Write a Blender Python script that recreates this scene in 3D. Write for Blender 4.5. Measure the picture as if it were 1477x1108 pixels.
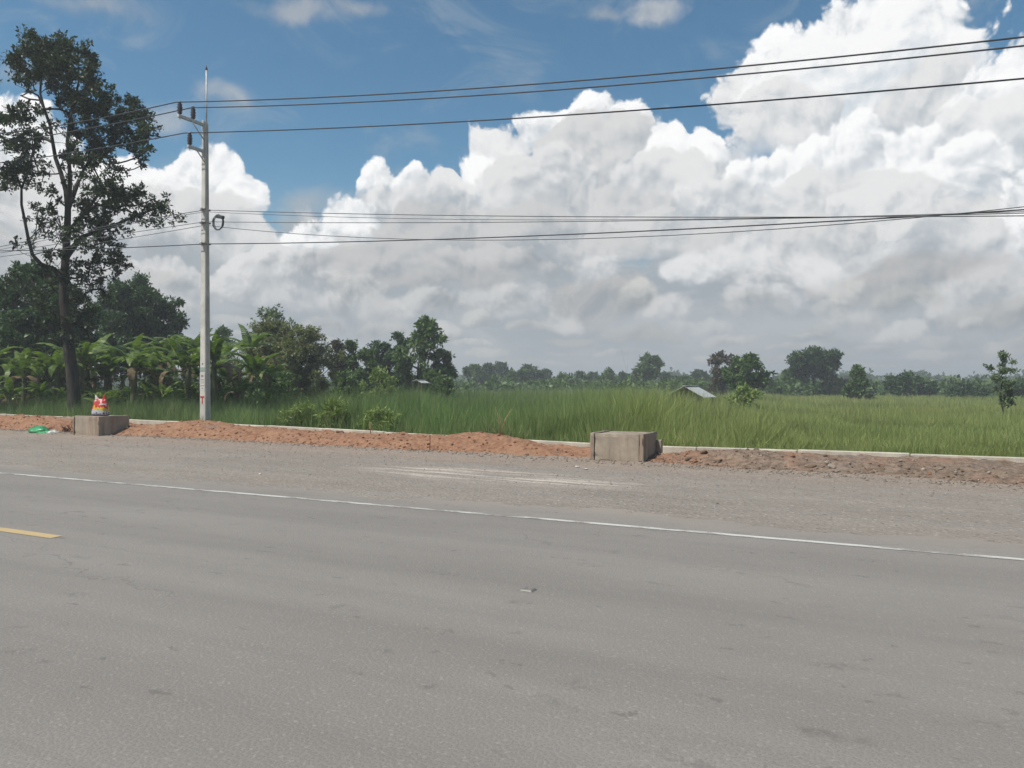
import bpy, bmesh, math, random
import numpy as np
from mathutils import Vector, Matrix
R = math.radians
for _o in list(bpy.data.objects):
    bpy.data.objects.remove(_o)
scene = bpy.context.scene
COL = scene.collection

# ------------------------------------------------------------------ camera
CAM_H = 1.6
FPX = 1137.0                     # focal length in photograph pixels (1477 wide)
CX, CY = 738.5, 554.0
cam_data = bpy.data.cameras.new('camera')
cam_data.sensor_width = 36.0
cam_data.lens = 36.0 * FPX / 1477.0
cam_data.clip_start = 0.1
cam_data.clip_end = 20000
camera = bpy.data.objects.new('camera', cam_data)
camera.location = (0, 0, CAM_H)
camera.rotation_euler = (R(90), 0, 0)
COL.objects.link(camera)
scene.camera = camera

# ------------------------------------------------------------------ exposure and render settings
EXPOSURE = 0.3
vs = scene.view_settings
vs.view_transform = 'Standard'
vs.look = 'None'
vs.exposure = EXPOSURE
vs.gamma = 1.0
vs.use_curve_mapping = False
cy = scene.cycles
cy.use_denoising = True
cy.use_adaptive_sampling = True
cy.adaptive_threshold = 0.02
cy.adaptive_min_samples = 8
cy.max_bounces = 6
cy.diffuse_bounces = 3
cy.glossy_bounces = 2
cy.transmission_bounces = 4
cy.transparent_max_bounces = 8
cy.volume_bounces = 0
cy.sample_clamp_indirect = 6.0
cy.caustics_reflective = False
cy.caustics_refractive = False

# ------------------------------------------------------------------ sun
SUN_DIR = Vector((-0.62, -0.36, 0.0)).normalized()      # towards the sun, over the left shoulder
SUN_EL = R(56)
SUN_DIR = Vector((SUN_DIR.x * math.cos(SUN_EL), SUN_DIR.y * math.cos(SUN_EL), math.sin(SUN_EL)))
sun_data = bpy.data.lights.new('sun', 'SUN')
sun_data.energy = 4.1
sun_data.angle = R(0.55)
sun_data.color = (1.0, 0.945, 0.855)
sun = bpy.data.objects.new('sun', sun_data)
sun.rotation_euler = SUN_DIR.to_track_quat('Z', 'Y').to_euler()
sun.location = (0, 0, 60)
COL.objects.link(sun)

# ------------------------------------------------------------------ world: Nishita sky under procedural cumulus
WS = 0.1
world = bpy.data.worlds.new('World')
scene.world = world
world.use_nodes = True
wt = world.node_tree
wt.nodes.clear()


class NB:
    """small helper that writes shader nodes"""
    def __init__(self, tree):
        self.t = tree
        self.n = tree.nodes
        self.l = tree.links

    def put(self, sock, v):
        if isinstance(v, bpy.types.NodeSocket):
            self.l.new(v, sock)
        elif v is not None:
            sock.default_value = v

    def m(self, op, a, b=None, c=None, clamp=False):
        n = self.n.new('ShaderNodeMath')
        n.operation = op
        n.use_clamp = clamp
        self.put(n.inputs[0], a)
        self.put(n.inputs[1], b)
        self.put(n.inputs[2], c)
        return n.outputs[0]

    def v(self, op, a, b=None, scale=None):
        n = self.n.new('ShaderNodeVectorMath')
        n.operation = op
        self.put(n.inputs[0], a)
        self.put(n.inputs[1], b)
        if scale is not None:
            self.put(n.inputs['Scale'], scale)
        return n.outputs['Value'] if op in ('LENGTH', 'DOT_PRODUCT', 'DISTANCE') else n.outputs[0]

    def xyz(self, a):
        n = self.n.new('ShaderNodeSeparateXYZ')
        self.put(n.inputs[0], a)
        return n.outputs

    def comb(self, x=0.0, y=0.0, z=0.0):
        n = self.n.new('ShaderNodeCombineXYZ')
        for s, q in zip(n.inputs, (x, y, z)):
            self.put(s, q)
        return n.outputs[0]

    def mix(self, f, a, b, mode='MIX'):
        n = self.n.new('ShaderNodeMix')
        n.data_type = 'RGBA'
        n.blend_type = mode
        self.put(n.inputs[0], f)
        self.put(n.inputs[6], a if isinstance(a, bpy.types.NodeSocket) else (*a[:3], 1))
        self.put(n.inputs[7], b if isinstance(b, bpy.types.NodeSocket) else (*b[:3], 1))
        return n.outputs[2]

    def ss(self, x, lo, hi, a=0.0, b=1.0):
        n = self.n.new('ShaderNodeMapRange')
        n.interpolation_type = 'SMOOTHSTEP'
        self.put(n.inputs[0], x)
        self.put(n.inputs[1], lo)
        self.put(n.inputs[2], hi)
        self.put(n.inputs[3], a)
        self.put(n.inputs[4], b)
        return n.outputs[0]

    def noise(self, vec, scale, detail=4.0, rough=0.55, dist=0.0, out='Fac', kind='FBM', lac=2.0, dim='3D'):
        n = self.n.new('ShaderNodeTexNoise')
        n.noise_dimensions = dim
        n.noise_type = kind
        self.put(n.inputs['Vector'], vec)
        n.inputs['Scale'].default_value = scale
        n.inputs['Detail'].default_value = detail
        n.inputs['Roughness'].default_value = rough
        n.inputs['Lacunarity'].default_value = lac
        n.inputs['Distortion'].default_value = dist
        return n.outputs[out]

    def voro(self, vec, scale, detail=0.0, rough=0.5, feature='F1', out='Distance', smooth=None, rand=1.0, dim='3D', lac=2.0):
        n = self.n.new('ShaderNodeTexVoronoi')
        n.voronoi_dimensions = dim
        n.feature = feature
        self.put(n.inputs['Vector'], vec)
        n.inputs['Scale'].default_value = scale
        if 'Detail' in n.inputs:
            n.inputs['Detail'].default_value = detail
            n.inputs['Roughness'].default_value = rough
            n.inputs['Lacunarity'].default_value = lac
        n.inputs['Randomness'].default_value = rand
        if smooth is not None and 'Smoothness' in n.inputs:
            n.inputs['Smoothness'].default_value = smooth
        return n.outputs[out]


def build_sky():
    W = NB(wt)
    K = 1.0 / (WS * 2 ** EXPOSURE)            # display-linear value -> world colour
    def k3(r, g_, b_):
        return (r * K, g_ * K, b_ * K)
    tc = wt.nodes.new('ShaderNodeTexCoord')
    d = W.v('NORMALIZE', tc.outputs['Generated'])
    x, y, z = W.xyz(d)
    az = W.m('ARCTAN2', x, y)
    el = W.m('ARCSINE', z)
    # the cloudscape repeats mirrored every quarter turn, so the whole ring of sky is alike
    q = math.pi / 4
    u = W.m('SUBTRACT', W.m('PINGPONG', W.m('ADD', az, q), 2 * q), q)
    ux = W.m('MULTIPLY', u, FPX)
    uy = W.m('MULTIPLY', el, FPX)
    P0 = W.comb(ux, uy, 0.0)
    # --- blue, paler towards the horizon, with thin wisps
    sky = wt.nodes.new('ShaderNodeTexSky')
    sky.sky_type = 'NISHITA'
    sky.sun_disc = False
    sky.sun_elevation = SUN_EL
    sky.sun_rotation = math.atan2(SUN_DIR.x, SUN_DIR.y)
    sky.air_density = 1.0
    sky.dust_density = 0.6
    sky.ozone_density = 1.6
    blue = W.mix(1.0, sky.outputs[0], SKY_TINT, 'MULTIPLY')
    wn = W.noise(W.v('MULTIPLY', P0, (0.7, 1.25, 0)), 1 / 120., 6.0, 0.62, 0.6, dim='2D')
    wisp = W.m('MULTIPLY', W.ss(wn, 0.52, 0.76), 0.35)
    blue = W.mix(wisp, blue, k3(.40, .46, .52))

    # --- shared cloud fields
    w1 = W.v('SCALE', W.v('SUBTRACT', W.noise(P0, 1 / 120., 1.0, 0.5, out='Color', dim='2D'), (.5, .5, .5)), scale=44.0)
    w2 = W.v('SCALE', W.v('SUBTRACT', W.noise(P0, 1 / 20., 3.0, 0.6, out='Color', dim='2D'), (.5, .5, .5)), scale=9.0)
    P = W.v('MULTIPLY', W.v('ADD', P0, W.v('ADD', w1, w2)), (1, 1, 0))

    def billow(vec):
        a = W.voro(vec, 1 / 58., 3.0, 0.5, 'SMOOTH_F1', smooth=0.5, dim='2D', lac=2.2)
        return W.m('SUBTRACT', 0.60, a)
    b0 = billow(P)
    b1 = billow(W.v('ADD', P, (-6.0, 12.0, 0)))
    relief = W.m('SUBTRACT', b0, b1)                       # >0 on faces turned to the sun
    soft = W.m('SUBTRACT', W.noise(P0, 1 / 105., 4.0, 0.5, dim='2D'), 0.5)
    lamb = W.m('ADD', W.m('MULTIPLY', relief, 1.05), W.m('MULTIPLY', soft, 1.6))

    # --- one puff: group used for every lobe
    g = bpy.data.node_groups.new('puff', 'ShaderNodeTree')
    for nm, ty in (('P', 'NodeSocketVector'), ('Billow', 'NodeSocketFloat'), ('Lamb', 'NodeSocketFloat'), ('Soft', 'NodeSocketFloat'),
                   ('Under', 'NodeSocketColor'), ('Inv', 'NodeSocketVector'), ('Off', 'NodeSocketVector'),
                   ('Lit', 'NodeSocketColor'), ('Shade', 'NodeSocketColor'), ('Edge', 'NodeSocketFloat'),
                   ('Amount', 'NodeSocketFloat'), ('Rough', 'NodeSocketFloat')):
        g.interface.new_socket(nm, in_out='INPUT', socket_type=ty)
    g.interface.new_socket('Color', in_out='OUTPUT', socket_type='NodeSocketColor')
    G = NB(g)
    gi = g.nodes.new('NodeGroupInput').outputs
    go = g.nodes.new('NodeGroupOutput')

    def vma(a_, b_, c_):
        n = g.nodes.new('ShaderNodeVectorMath')
        n.operation = 'MULTIPLY_ADD'
        for s_, v_ in zip(n.inputs, (a_, b_, c_)):
            G.put(s_, v_)
        return n.outputs[0]
    # the vanishing term makes each puff wait for the one beneath it (keeps the shader stack small)
    rel = vma(vma(gi['Under'], (1e-9, 1e-9, 0), gi['P']), gi['Inv'], gi['Off'])
    e = G.m('SUBTRACT', G.m('MULTIPLY_ADD', gi['Billow'], gi['Rough'], 1.0), G.v('LENGTH', rel))
    cover = G.ss(e, 0.0, gi['Edge'], 0.0, gi['Amount'])
    fade = G.ss(G.m('MULTIPLY_ADD', gi['Soft'], 1.6, G.v('DOT_PRODUCT', rel, (0, 1, 0))), -1.0, 0.0)
    lit = G.ss(G.m('ADD', G.v('DOT_PRODUCT', rel, (-0.20, 0.55, 0)), gi['Lamb']), -0.80, 0.50)
    G.l.new(G.mix(G.m('MULTIPLY', cover, fade), gi['Under'], G.mix(lit, gi['Shade'], gi['Lit'])), go.inputs[0])

    def place(p):
        px, py_, rx_, ry_ = p[:4]
        return (math.atan((px - CX) / FPX) * FPX, math.atan((CY - py_) / math.hypot(FPX, px - CX)) * FPX, rx_, ry_)

    def puff(t, shared, col, p):
        lit, shade, edge, amt, rough, warm = (list(p[4:]) + [1.02, .60, .14, 1.0, .42, 0.0][len(p) - 4:])
        ax, ey, rx_, ry_ = place(p)
        n = t.nodes.new('ShaderNodeGroup')
        n.node_tree = g
        for k_ in ('P', 'Billow', 'Lamb', 'Soft'):
            t.links.new(shared[k_], n.inputs[k_])
        t.links.new(col, n.inputs['Under'])
        n.inputs['Inv'].default_value = (1 / rx_, 1 / ry_, 0)
        n.inputs['Off'].default_value = (-ax / rx_, -ey / ry_, 0)
        n.inputs['Lit'].default_value = (*k3(lit, lit, lit * (1.0 - warm)), 1)
        n.inputs['Shade'].default_value = (*k3(shade * .87, shade * .965, shade * (1.05 - warm)), 1)
        n.inputs['Edge'].default_value = edge
        n.inputs['Amount'].default_value = amt
        n.inputs['Rough'].default_value = rough
        return n.outputs[0]

    # --- the grey deck far off, under and behind the cumulus
    base = W.mix(W.ss(uy, 150, 330, 0.40, 0.0), blue, k3(.30, .44, .56))
    dn = W.noise(W.v('MULTIPLY', P, (0.6, 1.5, 0)), 1 / 75., 5.0, 0.6, 0.3, dim='2D')
    deckc = W.mix(W.ss(dn, 0.34, 0.66), k3(.37, .415, .455), k3(.48, .515, .54))
    deckc = W.mix(W.ss(uy, 8, 90, 0.75, 0.0), deckc, k3(.41, .445, .475))
    deck = W.ss(W.m('MULTIPLY_ADD', soft, 220.0, uy), 185, 270, 1.0, 0.0)
    low = W.mix(deck, base, deckc)

    def bgn(col):
        n = wt.nodes.new('ShaderNodeBackground')
        n.inputs['Strength'].default_value = WS
        wt.links.new(col, n.inputs['Color'])
        return n.outputs[0]

    def split(val, at, lo, hi):
        n = wt.nodes.new('ShaderNodeMixShader')
        wt.links.new(W.m('GREATER_THAN', val, at), n.inputs[0])
        wt.links.new(lo, n.inputs[1])
        wt.links.new(hi, n.inputs[2])
        return n.outputs[0]

    # the ring of sky is cut into cells; each cell evaluates only the puffs that reach it
    def cell(x0, x1, y0, y1):
        near = []
        for p in SKY_PUFFS:
            ax, ey, rx_, ry_ = place(p)
            if ax - 1.34 * rx_ - 30 < x1 and ax + 1.34 * rx_ + 30 > x0 and ey - 1.34 * ry_ - 30 < y1 and ey + 1.34 * ry_ + 30 > y0:
                near.append(p)
        if not near:
            return bgn(low)
        t = bpy.data.node_groups.new('sky_cell', 'ShaderNodeTree')
        for nm in ('P', 'Billow', 'Lamb', 'Soft', 'Under'):
            t.interface.new_socket(nm, in_out='INPUT', socket_type=dict(P='NodeSocketVector', Under='NodeSocketColor').get(nm, 'NodeSocketFloat'))
        t.interface.new_socket('Color', in_out='OUTPUT', socket_type='NodeSocketColor')
        ti = t.nodes.new('NodeGroupInput').outputs
        to = t.nodes.new('NodeGroupOutput')
        col = ti['Under']
        for p in near:
            col = puff(t, ti, col, p)
        t.links.new(col, to.inputs[0])
        n = wt.nodes.new('ShaderNodeGroup')
        n.node_tree = t
        for k_, v_ in (('P', P), ('Billow', b0), ('Lamb', lamb), ('Soft', soft), ('Under', low)):
            wt.links.new(v_, n.inputs[k_])
        return bgn(n.outputs[0])

    def tree(x0, x1, y0, y1, depth):
        if depth == 0:
            return cell(x0, x1, y0, y1)
        if depth % 2 and depth < 5 or (x1 - x0) <= (y1 - y0):
            ym = (y0 + y1) / 2
            return split(uy, ym, tree(x0, x1, y0, ym, depth - 1), tree(x0, x1, ym, y1, depth - 1))
        xm = (x0 + x1) / 2
        return split(ux, xm, tree(x0, xm, y0, y1, depth - 1), tree(xm, x1, y0, y1, depth - 1))

    top = 640.0
    ring = tree(-q * FPX - 1, q * FPX + 1, 0.0, top, 6)
    bgb = bgn(blue)
    ground = wt.nodes.new('ShaderNodeBackground')
    ground.inputs['Strength'].default_value = WS
    ground.inputs['Color'].default_value = (*k3(.30, .32, .30), 1)
    out = wt.nodes.new('ShaderNodeOutputWorld')
    wt.links.new(split(uy, 0.0, ground.outputs[0], split(uy, top, ring, bgb)), out.inputs[0])


SKY_TINT = (0.58, 0.84, 0.86)
# cumulus heads: photograph direction (x, y), radii, sunlit and shaded value, edge softness, opacity
SKY_PUFFS = []


def sky_layout():
    S = SKY_PUFFS
    rnd = random.Random(11)
    # faint scraps high in the blue
    S += [(120, 8, 110, 22, .50, .40, .9, .55), (430, 12, 80, 26, .52, .42, .8, .6), (500, 0, 60, 20, .5, .4, .9, .5),
          (945, 14, 70, 26, .62, .45, .7, .7), (870, 20, 40, 18, .5, .42, .9, .5), (320, 145, 60, 26, .55, .44, .9, .6),
          (230, 165, 60, 30, .55, .44, .9, .6), (450, 290, 70, 22, .5, .45, .9, .55), (60, 120, 90, 30, .5, .42, .9, .4)]
    # left bank behind the tree and the post
    S += [(-260, 210, 130, 80), (-150, 190, 120, 90), (-60, 230, 90, 80), (-330, 280, 120, 90),
          (20, 215, 80, 62), (95, 250, 70, 60), (180, 290, 80, 60), (40, 300, 120, 70, .74, .46),
          (300, 270, 62, 58), (352, 288, 34, 42), (252, 292, 46, 48), (300, 332, 90, 56, .8, .46), (180, 350, 110, 56, .76, .45)]
    # soft bodies that fill the banks behind the heads
    S += [(1260, 175, 190, 130, .92, .72, .3), (1200, 290, 230, 110, .88, .66, .3), (1420, 270, 200, 130, .9, .68, .3), (900, 270, 200, 110, .72, .48, .3), (720, 330, 200, 80, .70, .44, .3),
          (1050, 320, 200, 80, .72, .54, .3), (570, 345, 160, 70, .72, .44, .3), (1330, 370, 260, 80, .74, .48, .3), (200, 340, 200, 80, .76, .46, .3), (1620, 300, 200, 150, .8, .6, .3)]
    # the great tower on the right
    S += [(1230, 62, 92, 66), (1310, 60, 80, 58), (1365, 95, 48, 58), (1140, 110, 78, 72), (1085, 152, 62, 56, .88, .56), (1250, 130, 170, 110, .98, .72),
          (1345, 165, 75, 80, .82, .56), (1130, 190, 90, 60, .84, .56),
          (1462, 140, 72, 66), (1575, 150, 90, 80), (1640, 170, 110, 100), (1760, 220, 120, 90), (1430, 205, 80, 70, .88, .6)]
    # the middle massif
    S += [(850, 168, 52, 50), (905, 185, 44, 48), (785, 190, 52, 50), (726, 222, 52, 50, .88, .58), (700, 255, 46, 44),
          (860, 230, 120, 80, .72, .50), (965, 222, 46, 54), (1015, 218, 38, 40), (960, 280, 90, 70, .82, .52), (780, 270, 90, 66, .8, .5),
          (535, 268, 36, 44), (588, 274, 32, 40), (560, 305, 64, 40, .84, .52), (640, 282, 54, 36, .84, .5), (505, 322, 54, 40), (445, 352, 62, 38), (620, 325, 90, 42, .62, .46)]
    # lower fronts of the right bank
    S += [(1180, 238, 46, 44), (1235, 215, 44, 50), (1100, 268, 76, 54), (1330, 230, 62, 56), (1400, 262, 76, 70), (1190, 290, 90, 60, .82, .54),
          (1290, 295, 90, 56, .84, .54), (1030, 300, 70, 48, .84, .54), (890, 310, 90, 46, .7, .48), (1440, 330, 90, 50, .8, .52), (1560, 300, 110, 80),
          (960, 340, 110, 44, .72, .5), (860, 355, 100, 40, .66, .47), (1060, 350, 100, 40, .7, .48), (640, 350, 100, 40, .6, .45), (1330, 350, 100, 42, .8, .52), (1180, 345, 90, 40, .74, .5), (760, 330, 90, 38, .64, .46), (400, 395, 120, 40, .78, .42), (540, 392, 130, 38, .66, .38),
          (700, 388, 120, 36, .62, .38), (230, 410, 120, 42, .74, .42), (60, 400, 150, 60, .62, .44), (-160, 380, 200, 80, .62, .44)]
    # ranks of small flat cumulus running back to the horizon
    # (clear white ones first where the photograph shows them)
    S += [(640, 405, 120, 40, .52, .40, .3), (860, 440, 110, 44, .50, .38, .3), (1300, 410, 150, 44, .52, .40, .3), (560, 382, 110, 34, .58, .42, .3),
          (1005, 396, 66, 36, .86, .52, .42, .85), (1080, 372, 60, 34, .84, .54, .42, .85), (1185, 392, 64, 38, .84, .52, .42, .85), (860, 392, 44, 36, .78, .48, .42, .85), (1370, 440, 46, 38, .74, .46, .42, .85),
          (1100, 440, 66, 28, .76, .46, .42, .85), (755, 442, 58, 34, .70, .46, .45, .85), (810, 462, 60, 26, .66, .44, .45, .85), (480, 440, 56, 24, .70, .45, .42, .85), (420, 428, 60, 26, .72, .46, .42, .85), (960, 455, 50, 26, .70, .45, .42, .85),
          (250, 440, 70, 30, .66, .44, .45, .85), (560, 452, 56, 22, .62, .43, .45, .85), (1230, 458, 60, 24, .62, .42, .45, .85), (1450, 415, 60, 36, .70, .46, .42, .85)]
    for row, (yy, rx_, ry_, lit_, sh_, n) in enumerate(((424, 54, 26, .58, .38, 10), (452, 48, 20, .56, .37, 14),
                                                        (474, 44, 15, .54, .37, 17), (492, 42, 10, .51, .38, 19), (508, 42, 8, .48, .39, 19), (524, 40, 6, .46, .40, 20))):
        for k in range(n):
            px = -320 + (k + rnd.uniform(-.4, .4)) * 2120 / n
            s = rnd.uniform(.6, 1.35)
            S.append((px, yy + rnd.uniform(-.6, .6) * ry_, rx_ * s, ry_ * rnd.uniform(.7, 1.3), lit_ * rnd.uniform(.95, 1.3), sh_ * .96, .34, rnd.uniform(.5, .9), .45, rnd.uniform(0.0, .05)))


sky_layout()
build_sky()

# ================================================================== helpers
TH = math.atan2(-0.451, 0.893)              # the road runs at this angle to the view
AL = Vector((math.cos(TH), math.sin(TH), 0))
NN = Vector((-math.sin(TH), math.cos(TH), 0))


def rp(s, n, z=0.0):
    """road frame (along, across, up) -> world"""
    return Vector((s * AL.x + n * NN.x, s * AL.y + n * NN.y, z))


def at(px, py, depth):
    """photograph pixel at a known distance -> world"""
    return Vector(((px - CX) / FPX * depth, depth, CAM_H + (CY - py) / FPX * depth))


def on_n(px, py, n):
    """pixel on the upright plane at distance n across the road -> (s, z)"""
    k = (px - CX) / FPX
    t = n / (NN.x * k + NN.y)
    return (AL.x * k + AL.y) * t, CAM_H + (CY - py) / FPX * t


def tag(o, label=None, cat=None, group=None, kind=None):
    for k_, v_ in (('label', label), ('category', cat), ('group', group), ('kind', kind)):
        if v_:
            o[k_] = v_
    return o


def thing(name, loc=(0, 0, 0), rz=0.0, **kw):
    o = bpy.data.objects.new(name, None)
    o.empty_display_size = 0.2
    o.location = loc
    o.rotation_euler = (0, 0, rz)
    COL.objects.link(o)
    return tag(o, **kw)


def link(name, me, mat=None, parent=None, loc=(0, 0, 0), rot=(0, 0, 0), scale=(1, 1, 1), **kw):
    o = bpy.data.objects.new(name, me)
    if mat is not None and not me.materials:
        me.materials.append(mat)
    o.parent = parent
    o.location = loc
    o.rotation_euler = rot
    o.scale = scale
    COL.objects.link(o)
    return tag(o, **kw)


def mesh_np(name, V, F, smooth=False, attrs=None):
    """V (n,3); F (m,k) array of equal-sized faces"""
    V = np.asarray(V, dtype=np.float32)
    F = np.asarray(F, dtype=np.int32)
    me = bpy.data.meshes.new(name)
    me.vertices.add(len(V))
    me.vertices.foreach_set('co', V.ravel())
    k_ = F.shape[1]
    me.loops.add(F.size)
    me.loops.foreach_set('vertex_index', F.ravel())
    me.polygons.add(len(F))
    me.polygons.foreach_set('loop_start', np.arange(0, F.size, k_, dtype=np.int32))
    me.polygons.foreach_set('loop_total', np.full(len(F), k_, dtype=np.int32))
    if smooth:
        me.polygons.foreach_set('use_smooth', np.ones(len(F), dtype=bool))
    me.update(calc_edges=True)
    for nm, arr in (attrs or {}).items():
        a_ = me.attributes.new(nm, 'FLOAT' if arr.ndim == 1 else 'FLOAT_COLOR', 'POINT')
        if arr.ndim == 1:
            a_.data.foreach_set('value', arr.astype(np.float32))
        else:
            c4 = np.ones((len(arr), 4), dtype=np.float32)
            c4[:, :3] = arr
            a_.data.foreach_set('color', c4.ravel())
    return me


class MB:
    """collects simple solids into one mesh"""
    def __init__(self):
        self.bm = bmesh.new()

    def box(self, c, size, bev=0.0, rot=None):
        r = bmesh.ops.create_cube(self.bm, size=1.0)
        vs_ = r['verts']
        m = Matrix.Translation(c)
        if rot is not None:
            m = m @ rot
        m = m @ Matrix.Diagonal((*size, 1))
        bmesh.ops.transform(self.bm, matrix=m, verts=vs_)
        if bev:
            ed = list({e for v in vs_ for e in v.link_edges})
            bmesh.ops.bevel(self.bm, geom=ed, offset=bev, segments=2, affect='EDGES', profile=.6)
        return self

    def tube(self, pts, rad, sides=8, cap=True):
        pts = [Vector(p) for p in pts]
        rads = rad if isinstance(rad, (list, tuple)) else [rad] * len(pts)
        rings = []
        up = Vector((0, 0, 1))
        for i_, p in enumerate(pts):
            d = (pts[min(i_ + 1, len(pts) - 1)] - pts[max(i_ - 1, 0)]).normalized()
            a_ = d.cross(up)
            if a_.length < 1e-3:
                a_ = d.cross(Vector((0, 1, 0)))
            a_.normalize()
            b_ = d.cross(a_)
            rings.append([self.bm.verts.new(p + (a_ * math.cos(t) + b_ * math.sin(t)) * rads[i_])
                          for t in [2 * math.pi * k / sides for k in range(sides)]])
        for r0, r1 in zip(rings, rings[1:]):
            for k in range(sides):
                f = self.bm.faces.new((r0[k], r0[(k + 1) % sides], r1[(k + 1) % sides], r1[k]))
                f.smooth = True
        if cap:
            self.bm.faces.new(rings[0])
            self.bm.faces.new(rings[-1][::-1])
        return self

    def lathe(self, prof, c=(0, 0, 0), sides=16, smooth=True):
        c = Vector(c)
        rings = [[self.bm.verts.new(c + Vector((r * math.cos(2 * math.pi * k / sides), r * math.sin(2 * math.pi * k / sides), z)))
                  for k in range(sides)] for r, z in prof]
        for r0, r1 in zip(rings, rings[1:]):
            for k in range(sides):
                f = self.bm.faces.new((r0[k], r0[(k + 1) % sides], r1[(k + 1) % sides], r1[k]))
                f.smooth = smooth
        self.bm.faces.new(rings[0])
        self.bm.faces.new(rings[-1])
        return self

    def loft(self, rings, cap=True):
        vr = [[self.bm.verts.new(p) for p in r] for r in rings]
        m = len(vr[0])
        for r0, r1 in zip(vr, vr[1:]):
            for k in range(m):
                self.bm.faces.new((r0[k], r0[(k + 1) % m], r1[(k + 1) % m], r1[k]))
        if cap:
            self.bm.faces.new(vr[0])
            self.bm.faces.new(vr[-1])
        return self

    def mesh(self, name):
        bmesh.ops.recalc_face_normals(self.bm, faces=self.bm.faces)
        me = bpy.data.meshes.new(name)
        self.bm.to_mesh(me)
        self.bm.free()
        return me

    def build(self, name, mat, parent=None, **kw):
        return link(name, self.mesh(name), mat, parent, **kw)


# ---- numpy noise
def _hash(ix, iy, seed):
    h = (ix.astype(np.int64) * 374761393 + iy.astype(np.int64) * 668265263 + seed * 974634777) & 0xFFFFFFFF
    h = ((h ^ (h >> 13)) * 1274126177) & 0xFFFFFFFF
    h = (h ^ (h >> 16)) & 0xFFFFFFFF
    return h / 4294967295.0


def vnoise(x, y, seed=0):
    ix, iy = np.floor(x), np.floor(y)
    fx, fy = x - ix, y - iy
    fx, fy = fx * fx * (3 - 2 * fx), fy * fy * (3 - 2 * fy)
    a_ = _hash(ix, iy, seed)
    b_ = _hash(ix + 1, iy, seed)
    c_ = _hash(ix, iy + 1, seed)
    d_ = _hash(ix + 1, iy + 1, seed)
    return (a_ * (1 - fx) + b_ * fx) * (1 - fy) + (c_ * (1 - fx) + d_ * fx) * fy


def fbm(x, y, octaves=4, seed=0, rough=0.5):
    t, a_, tot = 0.0, 1.0, 0.0
    for k in range(octaves):
        t = t + a_ * vnoise(x * 2 ** k + 17.3 * k, y * 2 ** k - 9.1 * k, seed + k)
        tot += a_
        a_ *= rough
    return t / tot


def sstep(x, a_, b_):
    t = np.clip((x - a_) / (b_ - a_), 0, 1)
    return t * t * (3 - 2 * t)


# ================================================================== materials
def new_mat(name):
    m = bpy.data.materials.new(name)
    m.use_nodes = True
    t = m.node_tree
    b = t.nodes['Principled BSDF']
    b.inputs['Specular IOR Level'].default_value = 0.3
    return m, NB(t), b


def bump(nb, bsdf, h, strength=0.4, dist=0.02):
    n = nb.n.new('ShaderNodeBump')
    n.inputs['Strength'].default_value = strength
    n.inputs['Distance'].default_value = dist
    nb.l.new(h, n.inputs['Height'])
    nb.l.new(n.outputs[0], bsdf.inputs['Normal'])


def objco(nb):
    return nb.n.new('ShaderNodeTexCoord').outputs['Object']


def simple_mat(name, col, rough=0.7, var=0.25, scale=8.0, metal=0.0, bmp=0.0):
    m, nb, b = new_mat(name)
    o = objco(nb)
    f = nb.noise(o, scale, 5.0, 0.6)
    nb.l.new(nb.mix(nb.ss(f, .3, .7), tuple(c * (1 - var) for c in col), tuple(c * (1 + var) for c in col)), b.inputs['Base Color'])
    b.inputs['Roughness'].default_value = rough
    b.inputs['Metallic'].default_value = metal
    if bmp:
        bump(nb, b, f, bmp, 0.02)
    return m


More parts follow.
